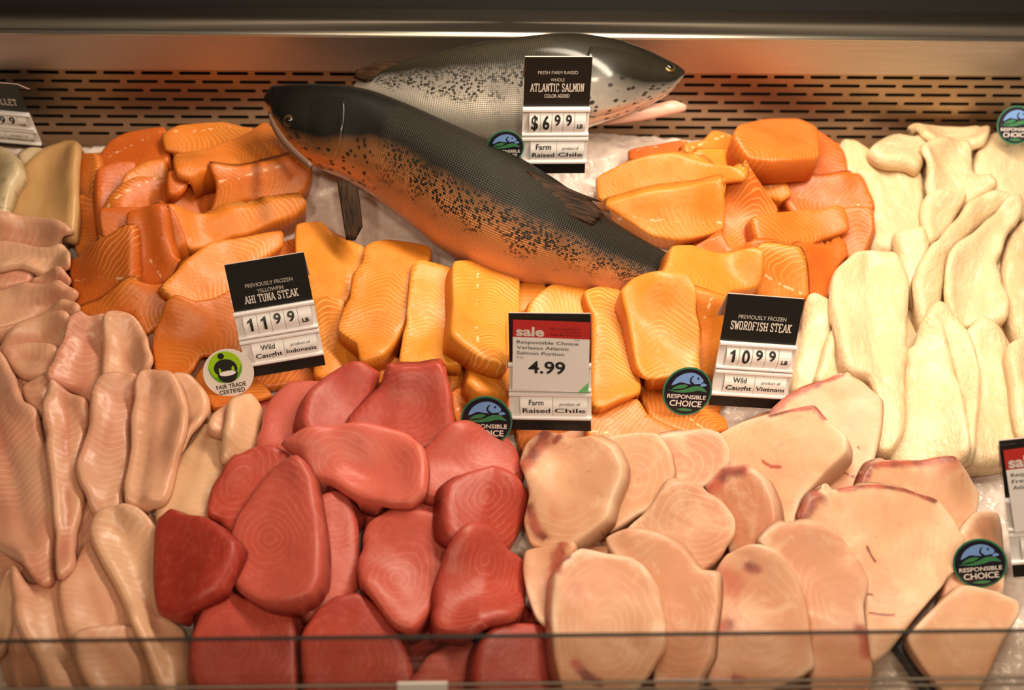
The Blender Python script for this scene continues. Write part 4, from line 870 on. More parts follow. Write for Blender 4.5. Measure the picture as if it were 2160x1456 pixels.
def fit_text(mb, body, cx, cy, z, width, cap, mat, bold=0.0, align='C', M=None, curve=None, shear=0.0, track=1.0):
    t = MB(); t.text(body, 0, 0, 0, 1.0, mat, 'CENTER', 1.0, bold, shear, space=track)
    xs = [v[0] for v in t.v]; ys = [v[1] for v in t.v]
    x0, x1 = min(xs), max(xs)
    k = cap / 0.70; kx = (width / (x1 - x0)) if width else k
    yb = -0.35 + 0.02; sh = {'C': -(x0 + x1) / 2, 'L': -x0, 'R': -x1}[align]
    y_mid = 0.0
    cm = MB(); cm.text('H', 0, 0, 0, 1.0, mat, 'CENTER', 1.0, 0.0); hy = [v[1] for v in cm.v]; ymid = (min(hy) + max(hy)) / 2; ch = max(hy) - min(hy)
    ky = cap / ch; kx = (width / (x1 - x0)) if width else ky
    V = [Vector(((v[0] + sh) * kx + cx, (v[1] - ymid) * ky + cy, z)) for v in t.v]
    add_bowed(mb, V, t.f, mat, curve, M)
# slab serif capitals for the card headings: strokes on a 4 x 6 grid, thick stems, block feet
SLAB = {
    'A': ([[(0, 0), (2, 6), (4, 0)], [(0.9, 2), (3.1, 2)]], [(0, 0), (4, 0)]), 'H': ([[(0.5, 0), (0.5, 6)], [(3.5, 0), (3.5, 6)], [(0.5, 3), (3.5, 3)]], [(.5, 0), (.5, 6), (3.5, 0), (3.5, 6)]),
    'I': ([[(2, 0), (2, 6)]], [(2, 0), (2, 6)]), 'T': ([[(2, 0), (2, 6)], [(0, 6), (4, 6)], [(0, 6), (0, 4.7)], [(4, 6), (4, 4.7)]], [(2, 0)]),
    'U': ([[(.6, 6), (.6, 1), (1.3, 0.1), (2.7, 0.1), (3.4, 1), (3.4, 6)]], [(.6, 6), (3.4, 6)]), 'N': ([[(.6, 0), (.6, 6), (3.4, 0), (3.4, 6)]], [(.6, 0), (3.4, 6)]),
    'S': ([[(3.4, 4.3), (3.4, 5.2), (2.7, 5.95), (1.3, 5.95), (.6, 5.2), (.6, 4.2), (1.2, 3.4), (2.8, 2.7), (3.4, 1.8), (3.4, .9), (2.7, .05), (1.3, .05), (.6, .9), (.6, 1.7)]], []),
    'E': ([[(.6, 0), (.6, 6)], [(.3, 6), (3.5, 6)], [(.6, 3.1), (2.6, 3.1)], [(.3, 0), (3.6, 0)], [(3.5, 6), (3.5, 4.8)], [(3.6, 0), (3.6, 1.2)]], []),
    'K': ([[(.6, 0), (.6, 6)], [(.6, 2.3), (3.4, 6)], [(1.5, 3.4), (3.5, 0)]], [(.6, 0), (.6, 6), (3.4, 6), (3.5, 0)]),
    'W': ([[(0, 6), (1.0, 0), (2, 4.6), (3, 0), (4, 6)]], [(0, 6), (4, 6)]), 'O': ([[(2, .05), (1.2, .2), (.6, 1), (.6, 5), (1.2, 5.8), (2, 5.95), (2.8, 5.8), (3.4, 5), (3.4, 1), (2.8, .2), (2, .05)]], []),
    'R': ([[(.6, 0), (.6, 6)], [(.3, 5.95), (2.6, 5.95), (3.4, 5.2), (3.4, 3.8), (2.6, 3), (.6, 3)], [(2.2, 3), (3.4, 0)]], [(.6, 0), (3.5, 0)]),
    'D': ([[(.6, 0), (.6, 6)], [(.3, 5.95), (2.4, 5.95), (3.4, 4.9), (3.4, 1.1), (2.4, .05), (.3, .05)]], []), 'F': ([[(.6, 0), (.6, 6)], [(.3, 6), (3.5, 6)], [(.6, 3.1), (2.6, 3.1)], [(3.5, 6), (3.5, 4.8)]], [(.6, 0)]),
    'L': ([[(.8, 0), (.8, 6)], [(.3, 0), (3.6, 0)], [(3.6, 0), (3.6, 1.4)]], [(.8, 6)]), 'C': ([[(3.4, 4.3), (3.4, 5.2), (2.7, 5.95), (1.3, 5.95), (.6, 5.2), (.6, .8), (1.3, .05), (2.7, .05), (3.4, .8), (3.4, 1.7)]], []),
    'M': ([[(.2, 0), (.2, 6), (2, 1.6), (3.8, 6), (3.8, 0)]], [(.2, 0), (.2, 6), (3.8, 0), (3.8, 6)]),
}
def slab_text(mb, body, cx, cy, z, width, cap, mat, th=0.5):
    adv = 5.0; total = len(body) * adv - 1.0 - 2.6 * body.count(' ') - 2.0 * body.count('I'); kx = width / total; ky = cap / 6.0; x = 0.0
    def stroke(a, b, zz):
        ax, ay, bx, by = a[0], a[1], b[0], b[1]; dx, dy = bx - ax, by - ay; L = math.hypot(dx, dy) or 1; nx, ny = -dy / L, dx / L
        tt = th if abs(dy) > abs(dx) * .4 else th * .72
        q = [(ax + nx * tt, ay + ny * tt), (bx + nx * tt, by + ny * tt), (bx - nx * tt, by - ny * tt), (ax - nx * tt, ay - ny * tt)]
        mb.add([((x + u) * kx - width / 2 + cx, (v - 3) * ky + cy, zz) for u, v in q], [(0, 3, 2, 1)], mat)
    for ch in body:
        if ch == ' ': x += adv - 2.6; continue
        st, feet = SLAB[ch]; n = 0
        if ch == 'I': x -= 1.0
        for pl in st:
            for a, b in zip(pl, pl[1:]): stroke(a, b, z + n * 2e-6); n += 1
        for fx, fy in feet: stroke((fx - 1.0, fy + (.35 if fy < 3 else -.35)), (fx + 1.0, fy + (.35 if fy < 3 else -.35)), z + n * 2e-6); n += 1
        x += adv - (1.0 if ch == 'I' else 0)
def disc(mb, cx, cy, r, z, mat, n=48, ry=None, a0=0, a1=2 * math.pi):
    ry = ry or r; full = abs(a1 - a0 - 2 * math.pi) < 1e-6
    P = [(cx + r * math.cos(a0 + (a1 - a0) * i / n), cy + ry * math.sin(a0 + (a1 - a0) * i / n), z) for i in range(n if full else n + 1)]
    mb.add(P, [tuple(range(len(P)))], mat)
def poly(mb, P, cx, cy, k, z, mat, sm=True):
    P = closed_curve(np.array(P, float), 0.03, 0.5) if sm else P
    co, ed, fa, *_ = delaunay_2d_cdt([Vector((float(a), float(b))) for a, b in P], [(i, (i + 1) % len(P)) for i in range(len(P))], [], 1, 1e-6)
    F = []
    for f in fa:
        a, b, c = (co[i] for i in f); F.append(tuple(f) if (b.x - a.x) * (c.y - a.y) - (b.y - a.y) * (c.x - a.x) > 0 else tuple(f[::-1]))
    mb.add([(cx + p.x * k, cy + p.y * k, z) for p in co], F, mat)
def badge_choice(parent, cx, cy, r, rot=0.0):
    mb = MB(); z = 0.0
    mb.prism([(r * math.cos(2 * math.pi * i / 56), r * math.sin(2 * math.pi * i / 56)) for i in range(56)], -.0006, 0, M_RING)
    disc(mb, 0, 0, r * .93, .0001, M_NAVY)
    poly(mb, [(-.68, .22), (-.55, .50), (-.25, .72), (.10, .78), (.38, .68), (.58, .46), (.50, .36), (.30, .33), (.15, .30), (-.1, .33), (-.35, .36), (-.52, .28)], 0, 0, r, .0002, M_BLUE)
    poly(mb, [(.13, .66), (.02, .52), (.05, .36), (.18, .28), (.22, .33), (.10, .42), (.09, .54), (.17, .66)], 0, 0, r, .0003, M_NAVY)
    disc(mb, .35 * r, .56 * r, .045 * r, .0003, M_NAVY, 14)
    poly(mb, [(.48, .30), (.60, .38), (.74, .30), (.66, .25), (.5, .25)], 0, 0, r, .0002, M_BLUE)
    poly(mb, [(-.66, .05), (-.45, .22), (-.15, .28), (-.02, .24), (-.2, .12), (-.5, .08)], 0, 0, r, .0003, M_LEAF)
    poly(mb, [(-.80, .02), (-.45, .02), (-.1, .10), (.25, .24), (.55, .22), (.78, .02), (.45, .06), (.1, -.02), (-.3, -.06)], 0, 0, r, .0003, M_LEAF)
    fit_text(mb, 'RESPONSIBLE', 0, -.22 * r, .0003, 1.58 * r, .16 * r, M_WHITE, .018)
    fit_text(mb, 'CHOICE', 0, -.50 * r, .0003, 1.30 * r, .23 * r, M_WHITE, .022)
    poly(mb, [(-.34, -.76), (-.1, -.70), (.2, -.71), (.34, -.76), (.1, -.82), (-.2, -.80)], 0, 0, r, .0003, M_LEAF)
    o = mb.build('badge', parent); o.location = (cx, cy, .0100); o.rotation_euler = (0, 0, rot); o['label'] = 'round dark badge with a blue fish above green waves'
    return o
def badge_fair(parent, cx, cy, r, rot=0.0):
    mb = MB()
    mb.prism([(r * math.cos(2 * math.pi * i / 56), r * math.sin(2 * math.pi * i / 56)) for i in range(56)], -.0006, 0, M_WHITE)
    disc(mb, -.08 * r, .26 * r, .66 * r, .0001, M_LIME)
    poly(mb, [(-.70, .05), (-.74, .40), (-.60, -.02), (-.30, -.20), (.2, -.24), (.46, .10), (.58, .30), (.52, -.02), (.3, -.30), (-.08, -.40), (-.46, -.30)], 0, 0, r, .0002, M_LIME2)
    disc(mb, -.16 * r, .74 * r, .13 * r, .0003, M_INK, 24)
    poly(mb, [(-.52, .14), (-.50, .36), (-.34, .54), (-.08, .60), (.20, .52), (.36, .32), (.38, .10), (.26, -.02), (-.40, -.02)], 0, 0, r, .0003, M_INK)
    poly(mb, [(-.36, .06), (-.33, .28), (-.26, .20), (-.25, .06)], 0, 0, r, .0004, M_LIME, False)
    poly(mb, [(.14, .06), (.16, .22), (.25, .28), (.27, .06)], 0, 0, r, .0004, M_LIME, False)
    poly(mb, [(-.42, .0), (-.38, -.22), (-.22, -.36), (-.04, -.40), (.16, -.36), (.30, -.20), (.36, .02)], 0, 0, r, .0005, M_INK)
    disc(mb, -.03 * r, .0 * r, .33 * r, .0006, M_WHITE, 32, .11 * r); disc(mb, -.03 * r, -.015 * r, .31 * r, .00065, M_PAPER, 32, .085 * r)
    fit_text(mb, 'FAIR TRADE', 0, -.54 * r, .0003, 1.18 * r, .17 * r, M_INK, .014)
    fit_text(mb, 'CERTIFIED', 0, -.77 * r, .0003, 1.02 * r, .17 * r, M_INK, .014)
    o = mb.build('badge', parent); o.location = (cx, cy, .0100); o.rotation_euler = (0, 0, rot); o['label'] = 'round white badge with a black figure holding a bowl on green'
    return o
def strip(mb, x0, x1, y0, y1, z, bulge, mat, n=8):
    """a slip of paper held at both edges, bowed towards the viewer"""
    V, F = [], []
    for i in range(n + 1):
        y = y0 + (y1 - y0) * i / n; zz = z + bulge * math.sin(math.pi * i / n)
        V += [(x0, y, zz), (x1, y, zz)]
    for i in range(n): F.append((2 * i, 2 * i + 1, 2 * i + 3, 2 * i + 2))
    mb.add(V, F, mat)
    return lambda yy: bulge * math.sin(math.pi * min(1, max(0, (yy - y0) / (y1 - y0))))
def rail_prof(y0, y1, z): 
    return [(y0, .0005), (y1, .0005), (y1, z * .7), ((y0 * .3 + y1 * .7), z), ((y0 * .7 + y1 * .3), z), (y0, z * .7)]
def build_sign(key, label, head, price, origin, badge, sale=None, flap=None, narrow=False):
    base = SIGN_BASE[key]; R, W, Hh, err, p = sign_pose(SIGN_CORNERS[key], base, key)
    print('SIGN', key, 'W %.3f H %.3f yaw %.1f lean %.1f roll %.1f err %.1f' % (W, Hh, *[math.degrees(q) for q in p[:3]], err))
    M = Matrix.Translation(Vector(base)) @ Matrix(R.tolist()).to_4x4()
    root = empty('price_sign', M, label, 'price sign', 'price signs')
    Y = lambda f: Hh * (1 - f); X = lambda f: (f - .5) * W
    # card with the folded back flap
    mb = MB(); mb.box((X(0), 0, -.0008), (X(1), Hh, 0), M_CARD)
    fl = math.radians(35); bl = Hh * .30
    Mf = Matrix.Translation((0, Hh, -.0008)) @ Matrix.Rotation(fl, 4, 'X')
    mb.box((X(0), -bl, -.0010), (X(1), 0, -.0002), M_BACK, Mf)
    # printed heading
    for kind, body, cy, wd, cap, *ox in head:
        if kind == 'slab': slab_text(mb, body, X(.5 + (ox[0] if ox else 0)), Y(cy), .0002, wd * W, cap * Hh, M_CREAM)
        else: fit_text(mb, body, 0, Y(cy), .0002, wd * W, cap * Hh, M_PRINT if kind == 'thin' else M_CREAM, 0.0 if kind == 'thin' else .012)
    card = mb.build('card', root)
    # white plastic holder with its rails
    mb = MB(); mb.box((X(0) - .0004, Y(.90), 0), (X(1) + .0004, Y(.412), .0012), M_HOLD)
    for a, b_ in ((.412, .450), (.628, .655), (.662, .700), (.868, .900)):
        mb.profile_x([(Y(b_) + (y_ * (Y(a) - Y(b_))), z_) for y_, z_ in ((0, .0012), (1, .0012), (1, .003), (.7, .0042), (.3, .0042), (0, .003))], X(0) - .0006, X(1) + .0006, M_HOLD)
    hold = mb.build('price_holder', root)
    # sliding price tiles
    if price:
        n = len(price); a0, a1 = .09, .955; wd = (a1 - a0) / n
        for i, ch in enumerate(price):
            mb = MB(); cv = strip(mb, X(a0 + i * wd) + .0002, X(a0 + (i + 1) * wd) - .0002, Y(.632), Y(.446), .0016, .0030, M_PAPER)
            big = i < len(price) - 3; cx = X(a0 + (i + .5) * wd)
            if ch == 'LB': fit_text(mb, ch, cx, Y(.562), .0022, .085 * W, .036 * Hh, M_INK, .03, curve=cv)
            elif ch == '1':
                hh_, ww_ = (.112 if big else .082) * Hh, .075 * W; y0 = Y(.533 if big else .512) - hh_ / 2
                P = lambda q: [Vector((cx + (u - .5) * ww_, y0 + v * hh_, .0022)) for u, v in q]
                add_bowed(mb, P([(.42, 0), (.88, 0), (.88, 1), (.42, .92)]), [(0, 1, 2, 3)], M_INK, cv); add_bowed(mb, P([(0, .66), (.42, .74), (.42, .92), (0, .80)]), [(0, 1, 2, 3)], M_INK, cv)
                add_bowed(mb, P([(.42, .92), (.88, 1), (.62, 1)]), [(0, 1, 2)], M_INK, cv)
            else: fit_text(mb, ch, cx, Y(.533 if big else .512), .0022, (.100 if ch != '1' else .052) * W * (1.0 if big else .9), (.112 if big else .082) * Hh, M_INK, .022, curve=cv)
            mb.build('price_tile', hold)
    mb = MB(); cv = strip(mb, X(.13), X(.53), Y(.872), Y(.694), .0016, .0024, M_PAPER)
    a, b_ = origin[0]
    fit_text(mb, a, X(.33), Y(.745), .0022, None, .042 * Hh, M_INK, .012, curve=cv); fit_text(mb, b_, X(.33), Y(.815), .0022, .34 * W, .042 * Hh, M_INK, .014, curve=cv)
    mb.build('method_slip', hold)
    mb = MB(); cv = strip(mb, X(.535), X(.955), Y(.872), Y(.694), .0016, .0024, M_PAPER)
    a, b_ = origin[1]
    fit_text(mb, a, X(.745), Y(.755), .0022, .25 * W, .024 * Hh, M_INK, 0, curve=cv); fit_text(mb, b_, X(.745), Y(.812), .0022, min(.38, .075 * len(b_)) * W, .038 * Hh, M_INK, .012, curve=cv)
    mb.build('origin_slip', hold)
    if sale:
        Mp = Matrix.Translation((0, 0, .0052)) @ Matrix.Rotation(math.radians(-2.0 if key == 'sale' else 2.5), 4, 'Z')
        mb = MB(); x0, x1 = X(.05), X(.985); yT = Y(.045); yB = Y(.640); yR = Y(.190)
        T = lambda V: V
        c0 = Matrix.Translation((0, Y(.35), .0052)) @ Matrix.Rotation(math.radians(-1.6 if key == 'sale' else 2.0), 4, 'Z') @ Matrix.Translation((0, -Y(.35), 0))
        mb.add([(x0, yB, 0), (x1, yB, 0), (x1, yR, 0), (x0, yR, 0)], [(0, 1, 2, 3)], M_PAPER, c0)
        mb.add([(x0, yR, 0), (x1, yR, 0), (x1, yT, 0), (x0, yT, 0)], [(0, 1, 2, 3)], M_RED, c0)
        mb.add([(x1 - .009, yB, .0002), (x1, yB, .0002), (x1, yB + .009, .0002)], [(0, 1, 2)], M_GREEN, c0)
        fit_text(mb, 'sale', X(.09), Y(.140), .0003, .34 * W, .072 * Hh, M_WHITE, .03, 'L', c0)
        for k, (s_, wd, bd) in enumerate(sale['small']): fit_text(mb, s_, X(.87), Y(.110 + .025 * k), .0003, wd * W, .014 * Hh, M_DKRED, bd, 'R', c0)
        for k, (s_, wd) in enumerate(sale['title']): fit_text(mb, s_, X(.10), Y(.230 + .046 * k), .0003, wd * W, .026 * Hh, M_INK, .006, 'L', c0)
        if sale.get('oz'): fit_text(mb, sale['oz'], X(.10), Y(.360), .0003, .09 * W, .015 * Hh, M_INK, 0, 'L', c0)
        fit_text(mb, sale['code'], X(.86), Y(.200), .0003, .06 * W, .010 * Hh, M_INK, 0, 'R', c0)
        fit_text(mb, sale['price'], X(.47), Y(.44), .0003, .45 * W, .098 * Hh, M_INK, .02, 'C', c0)
        mb.build('sale_ticket', root)
        mb = MB(); mb.box((X(-.03), Y(.63), .0062), (X(1.03), Y(.01), .0068), M_SLEEVE)
        mb.box((X(-.03), Y(.63), .0028), (X(-.022), Y(.01), .0066), M_SLEEVE); mb.box((X(1.022), Y(.63), .0028), (X(1.03), Y(.01), .0066), M_SLEEVE)
        sl = mb.build('clear_sleeve', root); sl['label'] = 'clear plastic sleeve over the ticket'
    if badge:
        kind, px_, py_, rr = badge
        d = ray([px_], [py_])[0]; n = R[:, 2]; q = CP + d * (((base + n * .0100) - CP) @ n / (d @ n)); l = R.T @ (q - base)
        z = (q - CP) @ CF
        (badge_fair if kind == 'fair' else badge_choice)(root, l[0], l[1], rr * z / FPX * 1.04, 0.0)
    return root
def all_signs():
    build_sign('tuna', 'black price sign reading AHI TUNA STEAK above the red tuna', [('thin', 'PREVIOUSLY FROZEN', .205, .60, .032), ('thin', 'YELLOWFIN', .262, .33, .032), ('slab', 'AHI TUNA STEAK', .325, .67, .066)], ['1', '1', '9', '9', 'LB'],
               (('Wild', 'Caught'), ('product of', 'Indonesia')), ('fair', 482, 787, 51))
    build_sign('sword', 'black price sign reading SWORDFISH STEAK between salmon and white fillets', [('thin', 'PREVIOUSLY FROZEN', .190, .63, .034), ('slab', 'SWORDFISH STEAK', .268, .80, .072)], ['1', '0', '9', '9', 'LB'],
               (('Wild', 'Caught'), ('product of', 'Vietnam')), ('choice', 1450, 826, 52))
    build_sign('sale', 'sale ticket sign with a 4.99 price standing in the middle of the salmon portions', [], None, (('Farm', 'Raised'), ('product of', 'Chile')), ('choice', 1026, 888, 53),
               sale={'small': [('effective 08/08/2017', .37, 0), ('to 08/12/2017', .25, 0), ('Weekly My-Vee Price Ad', .37, .012)], 'title': [('Responsible Choice', .75), ('Verlasso Atlantic', .64), ('Salmon Portion', .58)], 'oz': '4 oz.', 'code': '5276', 'price': '4.99'})
    build_sign('whole', 'black price sign reading ATLANTIC SALMON in front of the silver whole fish', [('thin', 'FRESH FARM RAISED', .125, .60, .026), ('thin', 'WHOLE', .185, .21, .026), ('slab', 'ATLANTIC SALMON', .250, .80, .066), ('bold', 'COLOR ADDED', .320, .38, .028)], ['$', '6', '9', '9', 'LB'],
               (('Farm', 'Raised'), ('product of', 'Chile')), ('choice', 1066, 311, 38))
    build_sign('corner', 'black price sign cut off at the back corner above the beige fillets', [('slab', 'FILLET', .27, .34, .090, .21)], ['$', '1', '2', '9', '9', 'LB'], (('Wild', 'Caught'), ('product of', 'Iceland')), None)
    build_sign('second', 'sale ticket sign cut off by the side of the picture beside the swordfish', [], None, (('Farm', 'Raised'), ('product of', 'Chile')), ('choice', 2067, 1189, 53),
               sale={'small': [('effective 08/08/2017', .37, 0), ('to 08/12/2017', .25, 0), ('Weekly Price Ad', .3, .012)], 'title': [('Responsible Choice', .75), ('Fresh', .24), ('Atlantic Salmon', .62)], 'code': '5276', 'price': '11.99'})
    build_sign('edge', 'price sign at the back edge with only its round badge in view', [], None, (('Farm', 'Raised'), ('product of', 'Chile')), ('choice', 2143, 264, 39))
# ------------------------------------------------------------------ the two whole fish
def mat_fish(name, flank, belly, q0, q1, back, silver):
    t = NT(name); uv = t.coord('UV'); v = t.coord(); s, q, _ = t.sep(uv)
    nz = t.math('MULTIPLY', t.math('SUBTRACT', t.noise(v, 30, 3), 0.5), 0.10)
    qq = t.math('SUBTRACT', t.math('ADD', q, nz), t.math('MULTIPLY', t.smooth(s, 0.15, 0.02), 0.20))
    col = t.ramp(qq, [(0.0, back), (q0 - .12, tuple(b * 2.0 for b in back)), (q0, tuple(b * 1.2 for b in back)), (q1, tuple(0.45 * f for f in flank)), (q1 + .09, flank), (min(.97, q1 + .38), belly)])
    # dark spots, crowded along the middle of the flank and loose on the cheek
    wv = t.comb(t.math('MULTIPLY', s, 1.0), t.math('MULTIPLY', q, 0.16), 0.0)
    spot = t.smooth(t.voro(wv, 330), 0.58, 0.36)
    dens = t.smooth(t.math('SUBTRACT', t.noise(wv, 40, 3), t.math('MULTIPLY', t.math('SUBTRACT', qq, q0), 1.3)), 0.12, 0.30)
    band = t.math('MULTIPLY', t.smooth(qq, q0 - .05, q0 + .05), t.smooth(qq, q1 + .26, q1 + .02))
    body = t.smooth(s, 0.125, 0.14)
    head = t.math('MULTIPLY', t.math('SUBTRACT', 1.0, body), t.math('MULTIPLY', t.smooth(qq, q0 - .05, q0 + .05), t.smooth(t.voro(wv, 120), 0.34, 0.24)))
    sp = t.math('MAXIMUM', t.math('MULTIPLY', t.math('MULTIPLY', spot, dens), t.math('MULTIPLY', band, body)), t.math('MULTIPLY', head, 0.9))
    col = t.mix(sp, col, (0.012, 0.010, 0.008))
    # scales: fine diamond rows, a golden sheen on the back painted into the colour
    sc = t.math('MULTIPLY', t.math('SINE', t.math('MULTIPLY', t.math('ADD', s, t.math('MULTIPLY', q, 0.16)), 2 * math.pi / 0.0042)), t.math('SINE', t.math('MULTIPLY', t.math('SUBTRACT', s, t.math('MULTIPLY', q, 0.16)), 2 * math.pi / 0.0042)))
    gl = t.math('MULTIPLY', t.math('MULTIPLY', t.smooth(sc, 0.2, 0.9), body), t.math('MULTIPLY', t.smooth(qq, .05, .2), t.smooth(qq, q1, q0 - .1)))
    col = t.mix(t.math('MULTIPLY', gl, 0.55), col, (0.085, 0.062, 0.030))
    met = t.math('MULTIPLY', t.smooth(qq, q1 - .06, q1 + .10), silver)
    rough = t.math('ADD', t.math('MULTIPLY_ADD', t.noise(v, 70, 3), 0.22, 0.22), t.math('MULTIPLY', t.smooth(qq, q1, q0 - .1), 0.12))
    t.bump(t.math('ADD', t.math('MULTIPLY', t.math('MULTIPLY', sc, body), 0.5), t.math('MULTIPLY', t.noise(v, 40, 2), 0.8)), 0.35, 0.0012)
    return t.p(Base_Color=col, Roughness=rough, Metallic=met, Coat_Weight=t.math('MULTIPLY', t.smooth(s, 0.16, 0.08), 0.5), Coat_Roughness=0.12, Specular_IOR_Level=t.math('MULTIPLY_ADD', t.smooth(qq, q0 - .1, q1), 0.25, 0.13))
M_FIN = None
def mat_fin():
    t = NT('fin_skin'); v = t.coord('UV'); s, q, _ = t.sep(v)
    n = t.noise(t.comb(t.math('MULTIPLY', s, 1.0), t.math('MULTIPLY', q, 12.0), 0.0), 2.6, 3)
    col = t.mix(t.smooth(n, 0.4, 0.65), (0.010, 0.006, 0.004), (0.075, 0.032, 0.014))
    t.bump(n, 0.5, 0.001)
    return t.p(Base_Color=col, Roughness=0.55, Specular_IOR_Level=0.12)
def smooth_interp(x, xs, ys):
    """monotone-ish cubic through the stations"""
    xs = np.asarray(xs, float); ys = np.asarray(ys, float)
    m = np.gradient(ys, xs, axis=0)
    i = np.clip(np.searchsorted(xs, x) - 1, 0, len(xs) - 2); h = xs[i + 1] - xs[i]; u = (x - xs[i]) / h
    sh = (slice(None),) + (None,) * (ys.ndim - 1)
    u = u[sh] if ys.ndim > 1 else u; hh = h[sh] if ys.ndim > 1 else h
    return (2*u**3-3*u**2+1)*ys[i] + (u**3-2*u**2+u)*hh*m[i] + (-2*u**3+3*u**2)*ys[i+1] + (u**3-u**2)*hh*m[i+1]
class Loft:
    """a fish body through upper and lower contour points; each station lies at its own depth"""
    def __init__(s, st, ratio, place):
        C, D = [], []
        for i, (ux, uy, lx, ly, k) in enumerate(st):
            a = np.array([540 + ux / 2.25, 40 + uy / 2.25]); b = np.array([540 + lx / 2.25, 40 + ly / 2.25]); m = (a + b) / 2
            p = place(m, k); dep = (p - CP) @ CF
            pa = CP + ray([a[0]], [a[1]])[0] * (dep / (ray([a[0]], [a[1]])[0] @ CF)); pb = CP + ray([b[0]], [b[1]])[0] * (dep / (ray([b[0]], [b[1]])[0] @ CF))
            C.append(p); D.append((pa - pb) / 2)
        C = np.array(C); s.C = C; s.D = np.array(D); s.ratio = np.array(ratio)
        s.L = np.r_[0, np.cumsum(np.linalg.norm(np.diff(C, axis=0), axis=1))]
    def at(s, x, phi, off=0.0):
        x = np.clip(np.asarray(x, float), 0, s.L[-1]); phi = np.asarray(phi, float)
        c = smooth_interp(x, s.L, s.C); d = smooth_interp(x, s.L, s.D); r = smooth_interp(x, s.L, s.ratio)
        e = 1e-3; tg = smooth_interp(np.clip(x + e, 0, s.L[-1]), s.L, s.C) - smooth_interp(np.clip(x - e, 0, s.L[-1]), s.L, s.C)
        tg /= np.linalg.norm(tg, axis=1, keepdims=True)
        w = np.cross(tg, d); w /= np.linalg.norm(w, axis=1, keepdims=True) + 1e-9
        w *= np.sign(-(w @ CF))[:, None]
        dn = np.linalg.norm(d, axis=1)
        dd = d * (1 + off / np.maximum(dn, 1e-4))[:, None] if np.ndim(off) else d * (1 + off / np.maximum(dn, 1e-4))[:, None]
        ww = (r * dn + off)[:, None] * w
        cp, sp = np.cos(phi), np.sin(phi)
        sp = np.sign(sp) * np.abs(sp) ** 0.9
        return c + dd * cp[:, None] + ww * sp[:, None]
    def mesh(s, x0, x1, nx, p0, p1, np_, closed, off=lambda x, p: 0 * x, edge=None):
        """grid of bed points with uv = (metres along, 0 back .. 1 belly)"""
        V, UVs = [], []
        for i in range(nx + 1):
            f = i / nx
            ph = np.linspace(p0, p1, np_ + (0 if closed else 1), endpoint=not closed)
            xs = np.full(len(ph), x0 + (x1 - x0) * f) if edge is None else x0 + (edge(ph) - x0) * f
            V.append(s.at(xs, ph, off(xs, ph))); UVs.append(np.stack([xs, np.abs(((ph + np.pi) % (2 * np.pi)) - np.pi) / np.pi], 1))
        n = len(V[0]); V = np.concatenate(V); UVs = np.concatenate(UVs); F = []
        for i in range(nx):
            for j in range(n if closed else n - 1):
                k = (j + 1) % n; F.append((i * n + j, i * n + k, (i + 1) * n + k, (i + 1) * n + j))
        if closed: F += [tuple(range(n - 1, -1, -1)), tuple(range(nx * n, nx * n + n))]
        return V, F, UVs
def uv_mesh(name, V, F, UVs, mat, parent=None, loc=None, solid=0.0, off=0.0):
    loc = np.zeros(3) if loc is None else loc
    me = bpy.data.meshes.new(name); me.from_pydata([tuple(p - loc) for p in V], [], F); me.materials.append(mat)
    ul = me.uv_layers.new(name='UVMap')
    for lp in me.loops: ul.data[lp.index].uv = tuple(UVs[lp.vertex_index])
    bm = bmesh.new(); bm.from_mesh(me); bmesh.ops.recalc_face_normals(bm, faces=bm.faces); bm.to_mesh(me); bm.free()
    me.polygons.foreach_set('use_smooth', [True] * len(me.polygons)); me.update()
    o = bpy.data.objects.new(name, me); COL.objects.link(o)
    if parent: o.parent = parent
    if solid:
        m = o.modifiers.new('solid', 'SOLIDIFY'); m.thickness = solid; m.offset = off
    return o
def fin(name, pts, dep, loc, parent, nx=10, ny=8):
    """thin ray-finned flap between two polylines of photo points: root side and tip side"""
    (ra, rb), V, UVs, F = pts, [], [], []
    ra = np.array(ra, float); rb = np.array(rb, float)
    for i in range(nx + 1):
        f = i / nx
        ia = np.array([np.interp(f * (len(ra) - 1), range(len(ra)), ra[:, k]) for k in range(3)]); ib = np.array([np.interp(f * (len(rb) - 1), range(len(rb)), rb[:, k]) for k in range(3)])
        for j in range(ny + 1):
            g = j / ny; p = ia * (1 - g) + ib * g
            px = np.array([540 + p[0] / 2.25, 40 + p[1] / 2.25]); d = ray([px[0]], [px[1]])[0]
            z = dep + p[2] + 0.0012 * math.sin(f * 40) * g
            V.append(CP + d * (z / (d @ CF))); UVs.append((g, f))
    for i in range(nx):
        for j in range(ny): a = i * (ny + 1) + j; F.append((a, a + 1, a + ny + 2, a + ny + 1))
    return uv_mesh(name, np.array(V), F, np.array(UVs), M_FIN, parent, loc, 0.0012)
def on_h(m, h):
    d = ray([m[0]], [m[1]])[0]; db = BED @ d; return CP + d * ((h - CPB[2]) / db[2])
M_FIN = mat_fin()
M_EYE = plain('fish_eye', (0.006, 0.006, 0.007), 0.06, Specular_IOR_Level=0.8)
M_IRIS = plain('fish_iris', (0.16, 0.09, 0.03), 0.2, 0.6)
M_JAW = plain('fish_jaw', (0.16, 0.085, 0.06), 0.35)
